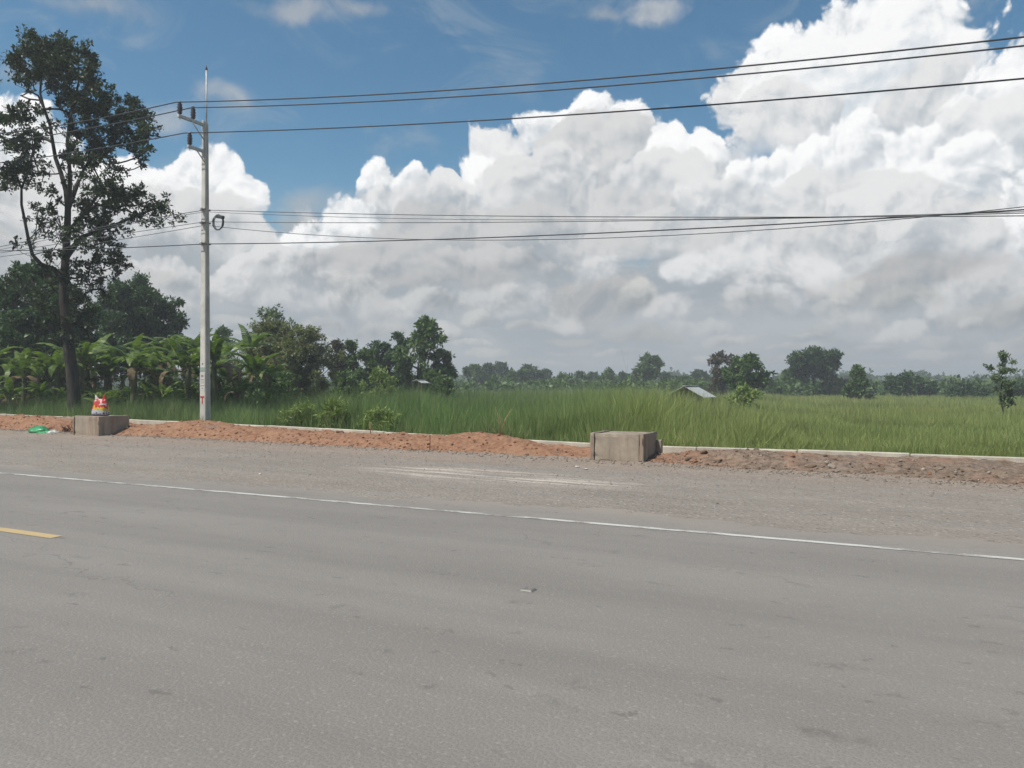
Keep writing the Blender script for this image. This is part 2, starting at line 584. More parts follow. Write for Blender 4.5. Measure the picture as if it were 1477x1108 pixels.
def asphalt_nodes(nb, o):
    """worn grey asphalt: aggregate, mottling, streaks along the traffic, oil spots"""
    big = nb.noise(nb.v('MULTIPLY', o, (.35, 1.0, 1)), 0.55, 5.0, 0.6)
    c = nb.mix(nb.ss(big, .3, .7), (.186, .171, .156), (.226, .209, .191))
    streak = nb.noise(nb.v('MULTIPLY', o, (.05, 2.2, 1)), 1.0, 4.0, 0.6)
    c = nb.mix(nb.m('MULTIPLY', nb.ss(streak, .42, .70), .35), c, (.152, .140, .128))
    # polished wheel tracks in each lane, wandering a little
    lane = nb.m('MULTIPLY_ADD', nb.noise(nb.v('MULTIPLY', o, (.08, .3, 1)), 1.0, 2.0), .5, nb.xyz(o)[1])
    track = nb.m('COSINE', nb.m('MULTIPLY', nb.m('SUBTRACT', lane, 6.05), 2 * math.pi / 1.65))
    c = nb.mix(nb.ss(track, -.2, 1.0, 0.0, .25), c, (.150, .138, .126))
    grain = nb.noise(o, 95.0, 3.0, 0.7)
    c = nb.mix(nb.ss(grain, .40, .70, 0.0, .32), c, (.31, .285, .252))
    pit = nb.voro(o, 42.0, feature='F1', dim='2D')
    c = nb.mix(nb.ss(pit, .08, .24, .42, 0.0), c, (.10, .092, .082))
    chips = nb.voro(o, 64.0, out='Color', dim='2D')
    c = nb.mix(nb.ss(nb.xyz(chips)[0], .95, .98, 0, .22), c, (.38, .355, .32))
    # dark flecks and oil spots, ragged and faint, lengthened along the road
    so = nb.v('ADD', nb.v('MULTIPLY', o, (.55, 1.2, 1)), nb.v('SCALE', nb.noise(o, 5.0, 4.0, .7, out='Color'), scale=.34))
    frag = nb.ss(nb.noise(o, 11.0, 4.0, .7), .40, .62)
    spot = nb.voro(so, 1.7, dim='2D')
    keep = nb.xyz(nb.voro(so, 1.7, out='Color', dim='2D'))
    sm = nb.m('MULTIPLY', nb.ss(spot, .02, .19, 1.0, 0.0), nb.ss(keep[0], .72, .90))
    c = nb.mix(nb.m('MULTIPLY', nb.m('MULTIPLY', sm, frag), .42), c, (.085, .078, .070))
    spot2 = nb.voro(so, 5.0, dim='2D')
    keep2 = nb.xyz(nb.voro(so, 5.0, out='Color', dim='2D'))[1]
    c = nb.mix(nb.m('MULTIPLY', nb.m('MULTIPLY', nb.ss(spot2, .03, .20, 1.0, 0.0), nb.ss(keep2, .80, .90)), .38), c, (.07, .064, .058))
    crack = nb.voro(nb.v('ADD', nb.v('MULTIPLY', o, (.25, 1, 1)), nb.v('SCALE', nb.noise(o, 2.0, 4.0, out='Color'), scale=.7)), .5, feature='DISTANCE_TO_EDGE', dim='2D')
    c = nb.mix(nb.m('MULTIPLY', nb.ss(crack, .002, .008, .35, 0.0), nb.ss(big, .48, .62)), c, (.09, .083, .075))
    return c, grain, pit


def mat_asphalt():
    m, nb, b = new_mat('asphalt')
    o = objco(nb)
    c, grain, pit = asphalt_nodes(nb, o)
    # dust blown in from the gravel beside the edge line
    y_ = nb.xyz(o)[1]
    dn = nb.noise(nb.v('MULTIPLY', o, (.5, 1.6, 1)), 1.3, 5.0, .65)
    dust = nb.ss(nb.m('MULTIPLY_ADD', dn, 1.8, y_), 9.2, 10.6)
    c = nb.mix(nb.m('MULTIPLY', dust, .75), c, (.275, .240, .205))
    nb.l.new(c, b.inputs['Base Color'])
    b.inputs['Roughness'].default_value = .82
    bump(nb, b, nb.m('ADD', grain, nb.m('MULTIPLY', pit, .8)), .5, .006)
    return m


def mat_paint(name, col, wear):
    m, nb, b = new_mat(name)
    o = objco(nb)
    c, grain, pit = asphalt_nodes(nb, o)
    w = nb.noise(nb.v('MULTIPLY', o, (.6, 1.5, 1)), 3.0, 6.0, .7)
    f = nb.ss(nb.m('MULTIPLY_ADD', grain, .35, w), wear, wear + .13)
    c = nb.mix(f, nb.mix(nb.ss(grain, .3, .7), tuple(q * .82 for q in col), col), c)
    nb.l.new(c, b.inputs['Base Color'])
    b.inputs['Roughness'].default_value = .7
    bump(nb, b, grain, .4, .004)
    return m


def mat_gravel():
    m, nb, b = new_mat('shoulder_gravel')
    o = objco(nb)
    x_, y_, _ = nb.xyz(o)
    big = nb.noise(nb.v('MULTIPLY', o, (.25, 1.2, 1)), .9, 6.0, .62)
    c = nb.mix(nb.ss(big, .32, .68), (.198, .173, .147), (.258, .228, .196))
    # reddish laterite trodden in near the bank
    rn = nb.noise(nb.v('MULTIPLY', o, (.3, 1, 1)), .7, 5.0, .6)
    red = nb.ss(nb.m('MULTIPLY_ADD', rn, 3.2, y_), 14.2, 16.2)
    c = nb.mix(nb.m('MULTIPLY', red, .5), c, (.300, .200, .140))
    rn2 = nb.noise(nb.v('MULTIPLY', o, (.16, .9, 1)), 1.1, 4.0, .6, 0.2)
    c = nb.mix(nb.ss(rn2, .56, .74, 0, .45), c, (.300, .220, .160))
    # grey, washed patches and wheel streaks
    gr = nb.noise(nb.v('MULTIPLY', o, (.10, 2.4, 1)), 1.0, 4.0, .6)
    c = nb.mix(nb.ss(gr, .5, .72, 0, .6), c, (.225, .212, .195))
    # a pale spill of lime dust dragged along the shoulder
    u_ = nb.m('MULTIPLY', nb.m('ADD', x_, 6.45), 1 / 3.0)
    v_ = nb.m('MULTIPLY', nb.m('SUBTRACT', nb.m('MULTIPLY_ADD', x_, .075, y_), 11.35), 1 / .85)
    rr = nb.m('ADD', nb.m('MULTIPLY', u_, u_), nb.m('MULTIPLY', v_, v_))
    ln = nb.noise(nb.v('MULTIPLY', nb.v('ADD', o, nb.comb(0, nb.m('MULTIPLY', x_, .075), 0)), (.22, 3.4, 1)), 1.6, 5.0, .62)
    f = nb.m('MULTIPLY', nb.ss(rr, .1, 1.25, 1.0, 0.0), nb.ss(ln, .44, .64))
    c = nb.mix(nb.m('MULTIPLY', f, .9), c, (.60, .53, .46))
    grain = nb.noise(o, 38.0, 6.0, .8)
    c = nb.mix(nb.ss(grain, .40, .70, 0, .6), c, (.37, .33, .29))
    c = nb.mix(nb.ss(grain, .32, .50, .38, 0), c, (.12, .104, .088))
    coarse = nb.noise(nb.v('MULTIPLY', o, (.5, 1.5, 1)), 7.0, 5.0, .7)
    c = nb.mix(nb.ss(coarse, .42, .60, .26, 0), c, (.140, .120, .100))
    st = nb.voro(o, 11.0, dim='2D')
    stc = nb.xyz(nb.voro(o, 11.0, out='Color', dim='2D'))
    c = nb.mix(nb.m('MULTIPLY', nb.ss(st, .12, .30, .8, 0), nb.ss(stc[0], .62, .70)), c, nb.mix(stc[1], (.10, .085, .075), (.42, .37, .32)))
    nb.l.new(c, b.inputs['Base Color'])
    b.inputs['Roughness'].default_value = .92
    bump(nb, b, nb.m('ADD', grain, nb.m('MULTIPLY', nb.ss(st, .1, .35, 1, 0), .8)), .7, .015)
    return m


def mat_soil():
    m, nb, b = new_mat('laterite_soil')
    o = objco(nb)
    x_, y_, _ = nb.xyz(o)
    n1 = nb.noise(o, 1.1, 6.0, .62)
    n2 = nb.noise(o, 9.0, 5.0, .65)
    c = nb.mix(nb.ss(n2, .3, .7), (.200, .098, .055), (.335, .185, .112))
    c = nb.mix(nb.ss(n1, .45, .72, 0, .55), c, (.355, .210, .132))
    # towards the right the spoil is brown and greyer
    k = nb.ss(nb.m('MULTIPLY_ADD', nb.noise(o, .5, 3.0), 3.0, x_), -3.6, -1.2)
    brown = nb.mix(nb.ss(n2, .3, .7), (.125, .088, .064), (.265, .200, .150))
    brown = nb.mix(nb.ss(nb.noise(o, .8, 4.0, .6), .5, .68, 0, .6), brown, (.30, .165, .105))
    c = nb.mix(k, c, brown)
    grey = nb.noise(nb.v('MULTIPLY', o, (.4, 1.4, 1)), 1.4, 5.0, .6)
    c = nb.mix(nb.ss(grey, .58, .72, 0, .55), c, (.24, .20, .17))
    nb.l.new(c, b.inputs['Base Color'])
    b.inputs['Roughness'].default_value = .95
    bump(nb, b, nb.m('ADD', n2, nb.m('MULTIPLY', nb.noise(o, 34.0, 4.0, .7), .5)), .9, .05)
    return m


def mat_concrete(name, col, stain=(.30, .19, .13), amount=.5, scale=1.0):
    m, nb, b = new_mat(name)
    o = objco(nb)
    n1 = nb.noise(o, 2.6 * scale, 6.0, .62)
    c = nb.mix(nb.ss(n1, .3, .7), tuple(q * .78 for q in col), tuple(q * 1.12 for q in col))
    vs_ = nb.noise(nb.v('MULTIPLY', o, (5.0, 5.0, .45)), 1.0 * scale, 5.0, .6)
    c = nb.mix(nb.ss(vs_, .50, .72, 0, amount), c, stain)
    vs2 = nb.noise(nb.v('ADD', nb.v('MULTIPLY', o, (3.6, 3.6, .35)), (7, 3, 1)), 1.3 * scale, 5.0, .65)
    c = nb.mix(nb.ss(vs2, .52, .74, 0, amount * .9), c, tuple(q * .5 for q in col))
    pit = nb.voro(o, 38.0 * scale)
    c = nb.mix(nb.ss(pit, .05, .18, .4, 0), c, tuple(q * .45 for q in col))
    nb.l.new(c, b.inputs['Base Color'])
    b.inputs['Roughness'].default_value = .88
    bump(nb, b, nb.m('ADD', n1, nb.m('MULTIPLY', pit, .5)), .35, .012)
    return m


def mat_leaf(name, dark, light, transl=.28, rough=.5):
    """foliage: 'tone' per leaf picks the colour; leaves let some light through"""
    m, nb, b = new_mat(name)
    a_ = nb.n.new('ShaderNodeAttribute')
    a_.attribute_name = 'tone'
    c = nb.mix(a_.outputs['Fac'], dark, light)
    nb.l.new(c, b.inputs['Base Color'])
    b.inputs['Roughness'].default_value = rough
    b.inputs['Specular IOR Level'].default_value = .35
    tr = nb.n.new('ShaderNodeBsdfTranslucent')
    nb.l.new(nb.mix(1.0, c, (1.0, 1.15, .6), 'MULTIPLY'), tr.inputs['Color'])
    mx = nb.n.new('ShaderNodeMixShader')
    mx.inputs[0].default_value = transl
    nb.l.new(b.outputs[0], mx.inputs[1])
    nb.l.new(tr.outputs[0], mx.inputs[2])
    nb.l.new(mx.outputs[0], nb.n['Material Output'].inputs['Surface'])
    return m


def mat_grass():
    m, nb, b = new_mat('grass_blades')
    a_ = nb.n.new('ShaderNodeAttribute')
    a_.attribute_name = 'col'
    nb.l.new(a_.outputs['Color'], b.inputs['Base Color'])
    b.inputs['Roughness'].default_value = .6
    tr = nb.n.new('ShaderNodeBsdfTranslucent')
    nb.l.new(a_.outputs['Color'], tr.inputs['Color'])
    mx = nb.n.new('ShaderNodeMixShader')
    mx.inputs[0].default_value = .3
    nb.l.new(b.outputs[0], mx.inputs[1])
    nb.l.new(tr.outputs[0], mx.inputs[2])
    nb.l.new(mx.outputs[0], nb.n['Material Output'].inputs['Surface'])
    return m


def mat_field():
    m, nb, b = new_mat('field_ground')
    o = objco(nb)
    n1 = nb.noise(o, .06, 6.0, .6)
    n2 = nb.noise(o, 1.4, 5.0, .65)
    c = nb.mix(nb.ss(n1, .35, .65), (.040, .062, .020), (.085, .105, .034))
    c = nb.mix(nb.ss(n2, .4, .7, 0, .5), c, (.07, .058, .032))
    nb.l.new(c, b.inputs['Base Color'])
    b.inputs['Roughness'].default_value = .95
    bump(nb, b, n2, .8, .1)
    return m


def mat_bark(name, dark, light):
    m, nb, b = new_mat(name)
    o = objco(nb)
    n1 = nb.noise(nb.v('MULTIPLY', o, (7, 7, 1.2)), 1.0, 6.0, .65)
    nb.l.new(nb.mix(nb.ss(n1, .3, .7), dark, light), b.inputs['Base Color'])
    b.inputs['Roughness'].default_value = .9
    bump(nb, b, n1, .6, .03)
    return m


M = dict(
    asphalt=mat_asphalt(), white_paint=mat_paint('white_road_paint', (.55, .54, .50), .625),
    yellow_paint=mat_paint('yellow_road_paint', (.50, .375, .19), .70),
    gravel=mat_gravel(), soil=mat_soil(), field=mat_field(), grass=mat_grass(),
    wall=mat_concrete('pale_concrete', (.46, .42, .35), (.36, .22, .14), .45, .7),
    box=mat_concrete('weathered_concrete', (.31, .260, .205), (.215, .135, .092), .95),
    pole=mat_concrete('pole_concrete', (.52, .505, .46), (.30, .28, .24), .35, .8),
    steel=simple_mat('galvanised_steel', (.46, .47, .47), .55, .2, 14, .3),
    ceramic=simple_mat('brown_porcelain', (.050, .045, .048), .25, .2, 6),
    wire=simple_mat('black_cable', (.045, .047, .052), .5, .2, 3),
    grey_wire=simple_mat('grey_cable', (.10, .105, .11), .5, .2, 3),
    rust=simple_mat('rusty_iron', (.085, .045, .03), .85, .4, 20),
    stone=simple_mat('pale_stone', (.27, .22, .175), .9, .35, 7, 0, .5),
    clod=simple_mat('clay_clod', (.235, .122, .070), .95, .35, 9, 0, .7),
    brown_clod=simple_mat('brown_clod', (.165, .115, .082), .95, .35, 9, 0, .7),
    pebble=simple_mat('pebbles', (.23, .19, .155), .9, .45, 23),
    tin=simple_mat('weathered_tin', (.52, .53, .52), .45, .12, 5, .3),
    old_wood=simple_mat('grey_old_wood', (.085, .075, .062), .9, .35, 9),
    bark=mat_bark('dark_bark', (.022, .020, .018), (.060, .053, .046)),
    pale_bark=mat_bark('pale_bark', (.075, .066, .056), (.17, .15, .125)),
    leaf_dark=mat_leaf('leaf_dark', (0.022, 0.040, 0.023), (0.068, 0.098, 0.041), .22),
    leaf_deep=mat_leaf('leaf_deep', (0.025, 0.060, 0.025), (0.075, 0.138, 0.040), .22),
    leaf_green=mat_leaf('leaf_green', (0.044, 0.093, 0.029), (0.137, 0.209, 0.055)),
    leaf_olive=mat_leaf('leaf_olive', (0.095, 0.120, 0.047), (0.261, 0.272, 0.106)),
    leaf_pale=mat_leaf('leaf_pale', (0.069, 0.112, 0.051), (0.245, 0.295, 0.156)),
    leaf_russet=mat_leaf('leaf_russet', (0.066, 0.060, 0.043), (0.144, 0.132, 0.096)),
    leaf_weed=mat_leaf('leaf_weed', (0.094, 0.157, 0.041), (0.316, 0.381, 0.113)),
    banana=mat_leaf('banana_leaf', (0.058, 0.112, 0.024), (0.202, 0.269, 0.059), .35, .42),
    banana_dead=mat_leaf('banana_dead_leaf', (.10, .075, .04), (.20, .15, .085), .2, .8),
    banana_stem=simple_mat('banana_stem', (.075, .085, .035), .6, .35, 4),
    dry=simple_mat('dry_stalk', (.36, .27, .15), .9, .25, 12),
)

# ================================================================== the setting
S_KNOT = [-60, -28.4, -17.1, -10.2, -6.4, 1.8, 30]
Z_TOP = [.60, .56, .46, .345, .275, .30, .30]                # top of the drain wall along the road
EDGE_S = [-60, -26.4, -9.1, 1.5, 30]
EDGE_N = [15.5, 15.35, 14.75, 13.75, 13.6]                  # where the shoulder meets the spoil bank
WALL_N = 16.5


def ztop(s):
    return np.interp(s, S_KNOT, Z_TOP)


def field_z(x, y):
    return -0.22 + .10 * (fbm(x * .05, y * .05, 3, 5) - .5)


# ground: one sheet to the horizon, finer near the camera, dropping from the road to the field
def build_ground():
    ax = np.concatenate([-np.geomspace(4000, 60, 26), np.linspace(-56, 56, 57), np.geomspace(60, 4000, 26)])
    ay = np.concatenate([-np.geomspace(3000, 20, 20), np.linspace(-18, 140, 80), np.geomspace(146, 5000, 26)])
    X, Y = np.meshgrid(ax, ay)
    n = X * NN.x + Y * NN.y
    Z = np.where(np.abs(n - 5) < 12.2, -0.30, field_z(X, Y))
    V = np.stack([X.ravel(), Y.ravel(), Z.ravel()], 1)
    i, j = np.meshgrid(np.arange(len(ax) - 1), np.arange(len(ay) - 1))
    q = (j * len(ax) + i).ravel()
    F = np.stack([q, q + 1, q + 1 + len(ax), q + len(ax)], 1)
    link('ground', mesh_np('ground', V, F, True), M['field'], kind='structure', label='green field ground stretching away behind the drain wall', cat='ground')


def strip(name, s0, s1, ds, n_of, rows, z_of, mat, **kw):
    """a sheet in the road frame: rows run from n0(s) to n1(s)"""
    s = np.arange(s0, s1 + ds, ds)
    r = np.linspace(0, 1, rows)
    Sg, Rg = np.meshgrid(s, r)
    n0, n1 = n_of(Sg)
    Ng = n0 + (n1 - n0) * Rg
    Zg = z_of(Sg, Ng)
    V = np.stack([Sg.ravel(), Ng.ravel(), Zg.ravel()], 1)
    i, j = np.meshgrid(np.arange(len(s) - 1), np.arange(rows - 1))
    q = (j * len(s) + i).ravel()
    F = np.stack([q, q + 1, q + 1 + len(s), q + len(s)], 1)
    return link(name, mesh_np(name, V, F, True), mat, rot=(0, 0, TH), **kw)


ROAD_Z = 0.0


def shoulder_z(s, n):
    return (n - 9.25) * .012 + .016 * (fbm(s * .9, n * 1.6, 4, 21) - .5) + .010 * (fbm(s * 5, n * 5, 3, 25) - .5) + .05 * sstep(n, 13, 15.5)


def bank_z(s, n):
    e = np.interp(s, EDGE_S, EDGE_N) + .5 * (fbm(s * .7, s * 0 + 3, 3, 31) - .5)
    up = sstep(n, e - .1, e + .95)
    crest = ztop(s) - .13 + .075 * sstep(-s, 5.5, 8.0) + .14 * (fbm(s * .45, n * .6, 3, 33) - .5)
    lump = .15 * (fbm(s * 1.5, n * 2.3, 5, 35, .58) - .5) + .07 * (1 - 2 * np.abs(fbm(s * 2.6, n * 4.3, 4, 41, .6) - .5)) + .045 * (1 - 2 * np.abs(fbm(s * 8.1, n * 9.3, 3, 43, .6) - .5)) - .085
    # spoil heaped beside the boxes, hollows where the wall shows
    hollow = -.20 * np.exp(-((s + 4.1) / .9) ** 2) * sstep(n, 15.4, 16.2) - .12 * np.exp(-((s + 20.6) / 1.2) ** 2) * sstep(n, 15.4, 16.2)
    heap = .16 * np.exp(-((s + 2.4) / 1.5) ** 2 - ((n - 15.3) / .7) ** 2) + .09 * np.exp(-((s + 18.8) / 1.1) ** 2 - ((n - 16.5) / .5) ** 2) \
        + .16 * np.exp(-((s + 9.0) / .8) ** 2 - ((n - 16.2) / .4) ** 2)
    return shoulder_z(s, np.minimum(n, 15.5)) - .05 + up * (crest + lump + heap + hollow - .05)


def build_setting():
    build_ground()
    strip('road', -160, 90, 2.0, lambda s: (-5.0 + 0 * s, 11.2 + 0 * s), 12, lambda s, n: ROAD_Z + 0 * s, M['asphalt'],
          kind='structure', label='worn grey asphalt road with dark oil flecks', cat='road')
    strip('edge_line', -160, 90, 1.0, lambda s: (8.45 + 0 * s, 8.55 + 0 * s), 2, lambda s, n: ROAD_Z + .004 + 0 * s, M['white_paint'],
          kind='structure', label='thin worn white edge line along the road', cat='road marking')
    for k in range(-9, 4):
        s1 = -7.95 + 12.0 * k
        strip('centre_line', s1 - 3.0, s1 - .01, .5, lambda s: (5.13 + 0 * s, 5.27 + 0 * s), 2, lambda s, n: ROAD_Z + .004 + 0 * s, M['yellow_paint'],
              kind='structure', label='yellow dash of the centre line', cat='road marking', group='yellow centre line dashes')
    strip('shoulder', -90, 60, .12, lambda s: (8.9 + 0 * s, 15.9 + 0 * s), 60, lambda s, n: shoulder_z(s, n), M['gravel'],
          kind='structure', label='dusty gravel shoulder between the asphalt and the soil bank', cat='shoulder')
    bank = strip('soil_bank', -46, 16, .05, lambda s: (np.interp(s, EDGE_S, EDGE_N) - .35, WALL_N + .04 + 0 * s), 66, bank_z, M['soil'],
                 kind='structure', label='low bank of dug orange and brown soil in front of the drain wall', cat='soil bank')
    # soil behind the wall falls to the field
    strip('back_verge', -60, 40, .3, lambda s: (WALL_N + .10 + 0 * s, WALL_N + 1.6 + 0 * s), 10,
          lambda s, n: (ztop(s) - .10) * (1 - sstep(n, WALL_N + .15, WALL_N + 1.4)) - .30 * sstep(n, WALL_N + .15, WALL_N + 1.4) + .06 * (fbm(s * 2, n * 2, 3, 51) - .5),
          M['field'], kind='structure', label='grassy earth sloping down behind the drain wall', cat='verge')
    return bank


bank = build_setting()


# ---- drain wall: cast segments with open joints
def build_wall():
    root = thing('drain_wall', rp(-15, WALL_N, 0), TH, label='long low pale concrete drain wall behind the soil bank', cat='wall')
    rnd = random.Random(5)
    L = 2.0
    for k in range(38):
        s0 = -54 + k * L
        za, zb = float(ztop(s0)), float(ztop(s0 + L))
        g_ = .008
        dz = rnd.uniform(-.012, .012)
        dn = rnd.uniform(-.010, .010)
        mb = MB()
        ra = [(s0 + g_ + 15, -.0 + dn, -.5), (s0 + g_ + 15, .15 + dn, -.5), (s0 + g_ + 15, .15 + dn, za + dz), (s0 + g_ + 15, 0 + dn, za + dz)]
        rb = [(s0 + L - g_ + 15, p[1], p[2] if i < 2 else zb + dz) for i, p in enumerate(ra)]
        mb.loft([ra, rb])
        bmesh.ops.bevel(mb.bm, geom=[e for e in mb.bm.edges], offset=.012, segments=1, affect='EDGES')
        mb.build('wall_segment', M['wall'], root)


build_wall()


# ---- loose stones and clods
def rock_mesh(seed, mat, flat=.65):
    rnd = random.Random(seed)
    bm = bmesh.new()
    bmesh.ops.create_icosphere(bm, subdivisions=2 if seed < 6 else 1, radius=1.0)
    ax = [Vector((rnd.uniform(-1, 1), rnd.uniform(-1, 1), rnd.uniform(-1, 1))).normalized() for _ in range(9)]
    cut = [rnd.uniform(.55, .95) for _ in ax]
    for v in bm.verts:
        for a_, c_ in zip(ax, cut):
            d = v.co.dot(a_)
            if d > c_:
                v.co -= a_ * (d - c_)
        v.co *= rnd.uniform(.92, 1.06)
        v.co.z *= flat
    me = bpy.data.meshes.new('stone')
    bm.to_mesh(me)
    bm.free()
    me.materials.append(mat)
    return me


def build_stones():
    rnd = random.Random(8)
    kinds = [rock_mesh(k, m_) for k, m_ in enumerate([M['clod'], M['brown_clod'], M['stone'], M['clod'], M['brown_clod'], M['stone']])]
    for k in range(150):
        right = rnd.random() < .55
        s = rnd.uniform(-4.4, 6.5) if right else rnd.uniform(-28, -4.4)
        e = float(np.interp(s, EDGE_S, EDGE_N))
        n = min(e + abs(rnd.gauss(.25, .75)), WALL_N - .1)
        if (-12 < s - 0 < -5.2 and False):
            continue
        if -6.1 < s < -4.2 and 14.3 < n < 15.9 or -22.2 < s < -20.0 and 14.6 < n < 16.2:
            continue
        size = min(.10, .024 + abs(rnd.gauss(0, .026)))
        if right:
            me = rnd.choice([kinds[1], kinds[1], kinds[4], kinds[2], kinds[5], kinds[0]])
        else:
            me = rnd.choice([kinds[0], kinds[3], kinds[0], kinds[3], kinds[1]])
        z = float(bank_z(np.array([s]), np.array([n]))[0]) + size * .18
        link('stone' if me in (kinds[2], kinds[5]) else 'clod', me, None, bank, (s, n, z), (rnd.uniform(-.4, .4), rnd.uniform(-.4, .4), rnd.uniform(0, 6.3)),
             (size * rnd.uniform(.8, 1.4), size * rnd.uniform(.8, 1.2), size))

    def scatter(name, count, pick, zf, mat, parent, lo, hi, seed):
        r = np.random.default_rng(seed)
        s, n = pick(r, count)
        z = zf(s, n)
        size = lo + (hi - lo) * r.random(count) ** 3
        oc = np.array([[1, 0, 0], [0, 1, 0], [-1, 0, 0], [0, -1, 0], [0, 0, .7], [0, 0, -.7]], dtype=np.float32)
        fc = np.array([[0, 1, 4], [1, 2, 4], [2, 3, 4], [3, 0, 4], [1, 0, 5], [2, 1, 5], [3, 2, 5], [0, 3, 5]])
        P_ = oc[None] * size[:, None, None] * r.uniform(.6, 1.3, (count, 6, 1))
        a_ = r.uniform(0, 6.28, count)
        ca, sa = np.cos(a_)[:, None], np.sin(a_)[:, None]
        Xr, Yr = P_[..., 0] * ca - P_[..., 1] * sa, P_[..., 0] * sa + P_[..., 1] * ca
        V = np.stack([Xr + s[:, None], Yr + n[:, None], P_[..., 2] + (z + size * .2)[:, None]], -1).reshape(-1, 3)
        F = (fc[None] + (np.arange(count) * 6)[:, None, None]).reshape(-1, 3)
        o = link(name, mesh_np(name, V, F), mat, parent, kind='stuff')
        return o

    def on_bank(r, c):
        s = r.uniform(-5, 9, c)
        e = np.interp(s, EDGE_S, EDGE_N)
        return s, np.minimum(e - .25 + np.abs(r.normal(0, .8, c)), WALL_N - .05)
    scatter('rubble', 3600, on_bank, bank_z, M['brown_clod'], bank, .005, .038, 3)
    scatter('stone_chips', 900, on_bank, bank_z, M['stone'], bank, .006, .045, 9)
    scatter('foot_gravel', 5000, lambda r, c: (lambda s: (s, np.interp(s, EDGE_S, EDGE_N) + .05 + r.normal(0, .16, c)))(r.uniform(-32, 9, c)), lambda s, n: np.maximum(bank_z(s, n), shoulder_z(s, n)), M['pebble'], bank, .006, .035, 12)
    scatter('clay_crumbs', 3000, lambda r, c: (lambda s: (s, np.minimum(np.interp(s, EDGE_S, EDGE_N) - .2 + np.abs(r.normal(0, .9, c)), WALL_N - .05)))(r.uniform(-32, -3.5, c)),
            bank_z, M['clod'], bank, .006, .045, 4)
    sh = bpy.data.objects['shoulder']
    scatter('pebbles', 9000, lambda r, c: (r.uniform(-34, 10, c), 15.2 - np.abs(r.normal(0, 2.1, c))), lambda s, n: np.maximum(shoulder_z(s, np.maximum(n, 9.3)), ROAD_Z), M['pebble'], sh, .004, .018, 6)


build_stones()

# ================================================================== roadside objects
def rough_slab(c, size, seed, name, parent):
    """cast slab with uneven faces and chipped edges"""
    mb = MB().box(c, size)
    bm = mb.bm
    for _ in range(2):
        bmesh.ops.subdivide_edges(bm, edges=[e for e in bm.edges if e.calc_length() > .07], cuts=2, use_grid_fill=True)
    co = np.array([v.co[:] for v in bm.verts])
    q = np.abs(co - np.array(c)) / (np.array(size) / 2)
    edge = (q > .995).sum(1) >= 2                                    # vertices on an edge or a corner
    u_ = co[:, 0] * 1.0 + co[:, 1] * 1.7
    f = fbm(u_ * 9 + seed, co[:, 2] * 9 + seed * 1.3, 3, seed)
    chip = np.where(edge, .006 + .030 * np.clip(fbm(u_ * 7 + 3 * seed, co[:, 2] * 7, 3, seed + 9) - .52, 0, 1) * 2.2, 0)
    inward = (np.array(c) - co) / (np.array(size) / 2)
    for v, d, i_, w in zip(bm.verts, f - .5, inward, chip):
        m_ = np.where(np.abs(i_) > .99, np.sign(i_), 0)
        v.co += Vector(m_ * (w + .008 * d))
    return mb.build(name, M['box'], parent)


def build_box(s1, n0, ls, ln, z0, z1, label, stub):
    """cast concrete catch basin: side slabs stand a little proud of front and back; recessed cover"""
    root = thing('catch_basin', rp(s1 - ls / 2, n0 + ln / 2, z0), TH, label=label, cat='concrete box', group='concrete catch basins along the drain')
    h = z1 - z0
    t = .09
    rough_slab((0, -ln / 2 + t / 2 + .015, h / 2), (ls - 2 * t - .012, t, h - .01), 3, 'front_slab', root)
    rough_slab((0, ln / 2 - t / 2 - .015, h / 2), (ls - 2 * t - .012, t, h - .02), 7, 'back_slab', root)
    for sg in (-1, 1):
        rough_slab((sg * (ls / 2 - t / 2), 0, h / 2 + .004), (t, ln, h), 12 + sg, 'side_slab', root)
    MB().box((0, 0, h - .055), (ls - 2 * t - .03, ln - 2 * t - .05, .07), .01).build('cover_slab', M['box'], root)
    MB().box((0, -.02, .02), (ls + .08, ln + .10, .05), .01).build('footing', M['box'], root)
    if stub:
        MB().box((ls / 2 + .06, ln / 2 - .07, h * .50), (.11, .12, h * .46), .02).build('pipe_stub', M['box'], root)
    return root


build_box(-4.56, 14.62, 1.10, .94, .05, .635, 'weathered concrete box with rust-stained front beside the brown spoil', True)
build_box(-20.77, 14.84, 1.20, 1.0, .03, .665, 'weathered concrete box with a red printed sack on its top', False)


# ---- utility pole
PN, PY = 17.1, 23.83
PK = (296 - CX) / FPX
PS = (AL.x * PK + AL.y) * (PN / (NN.x * PK + NN.y))
PBASE = .30


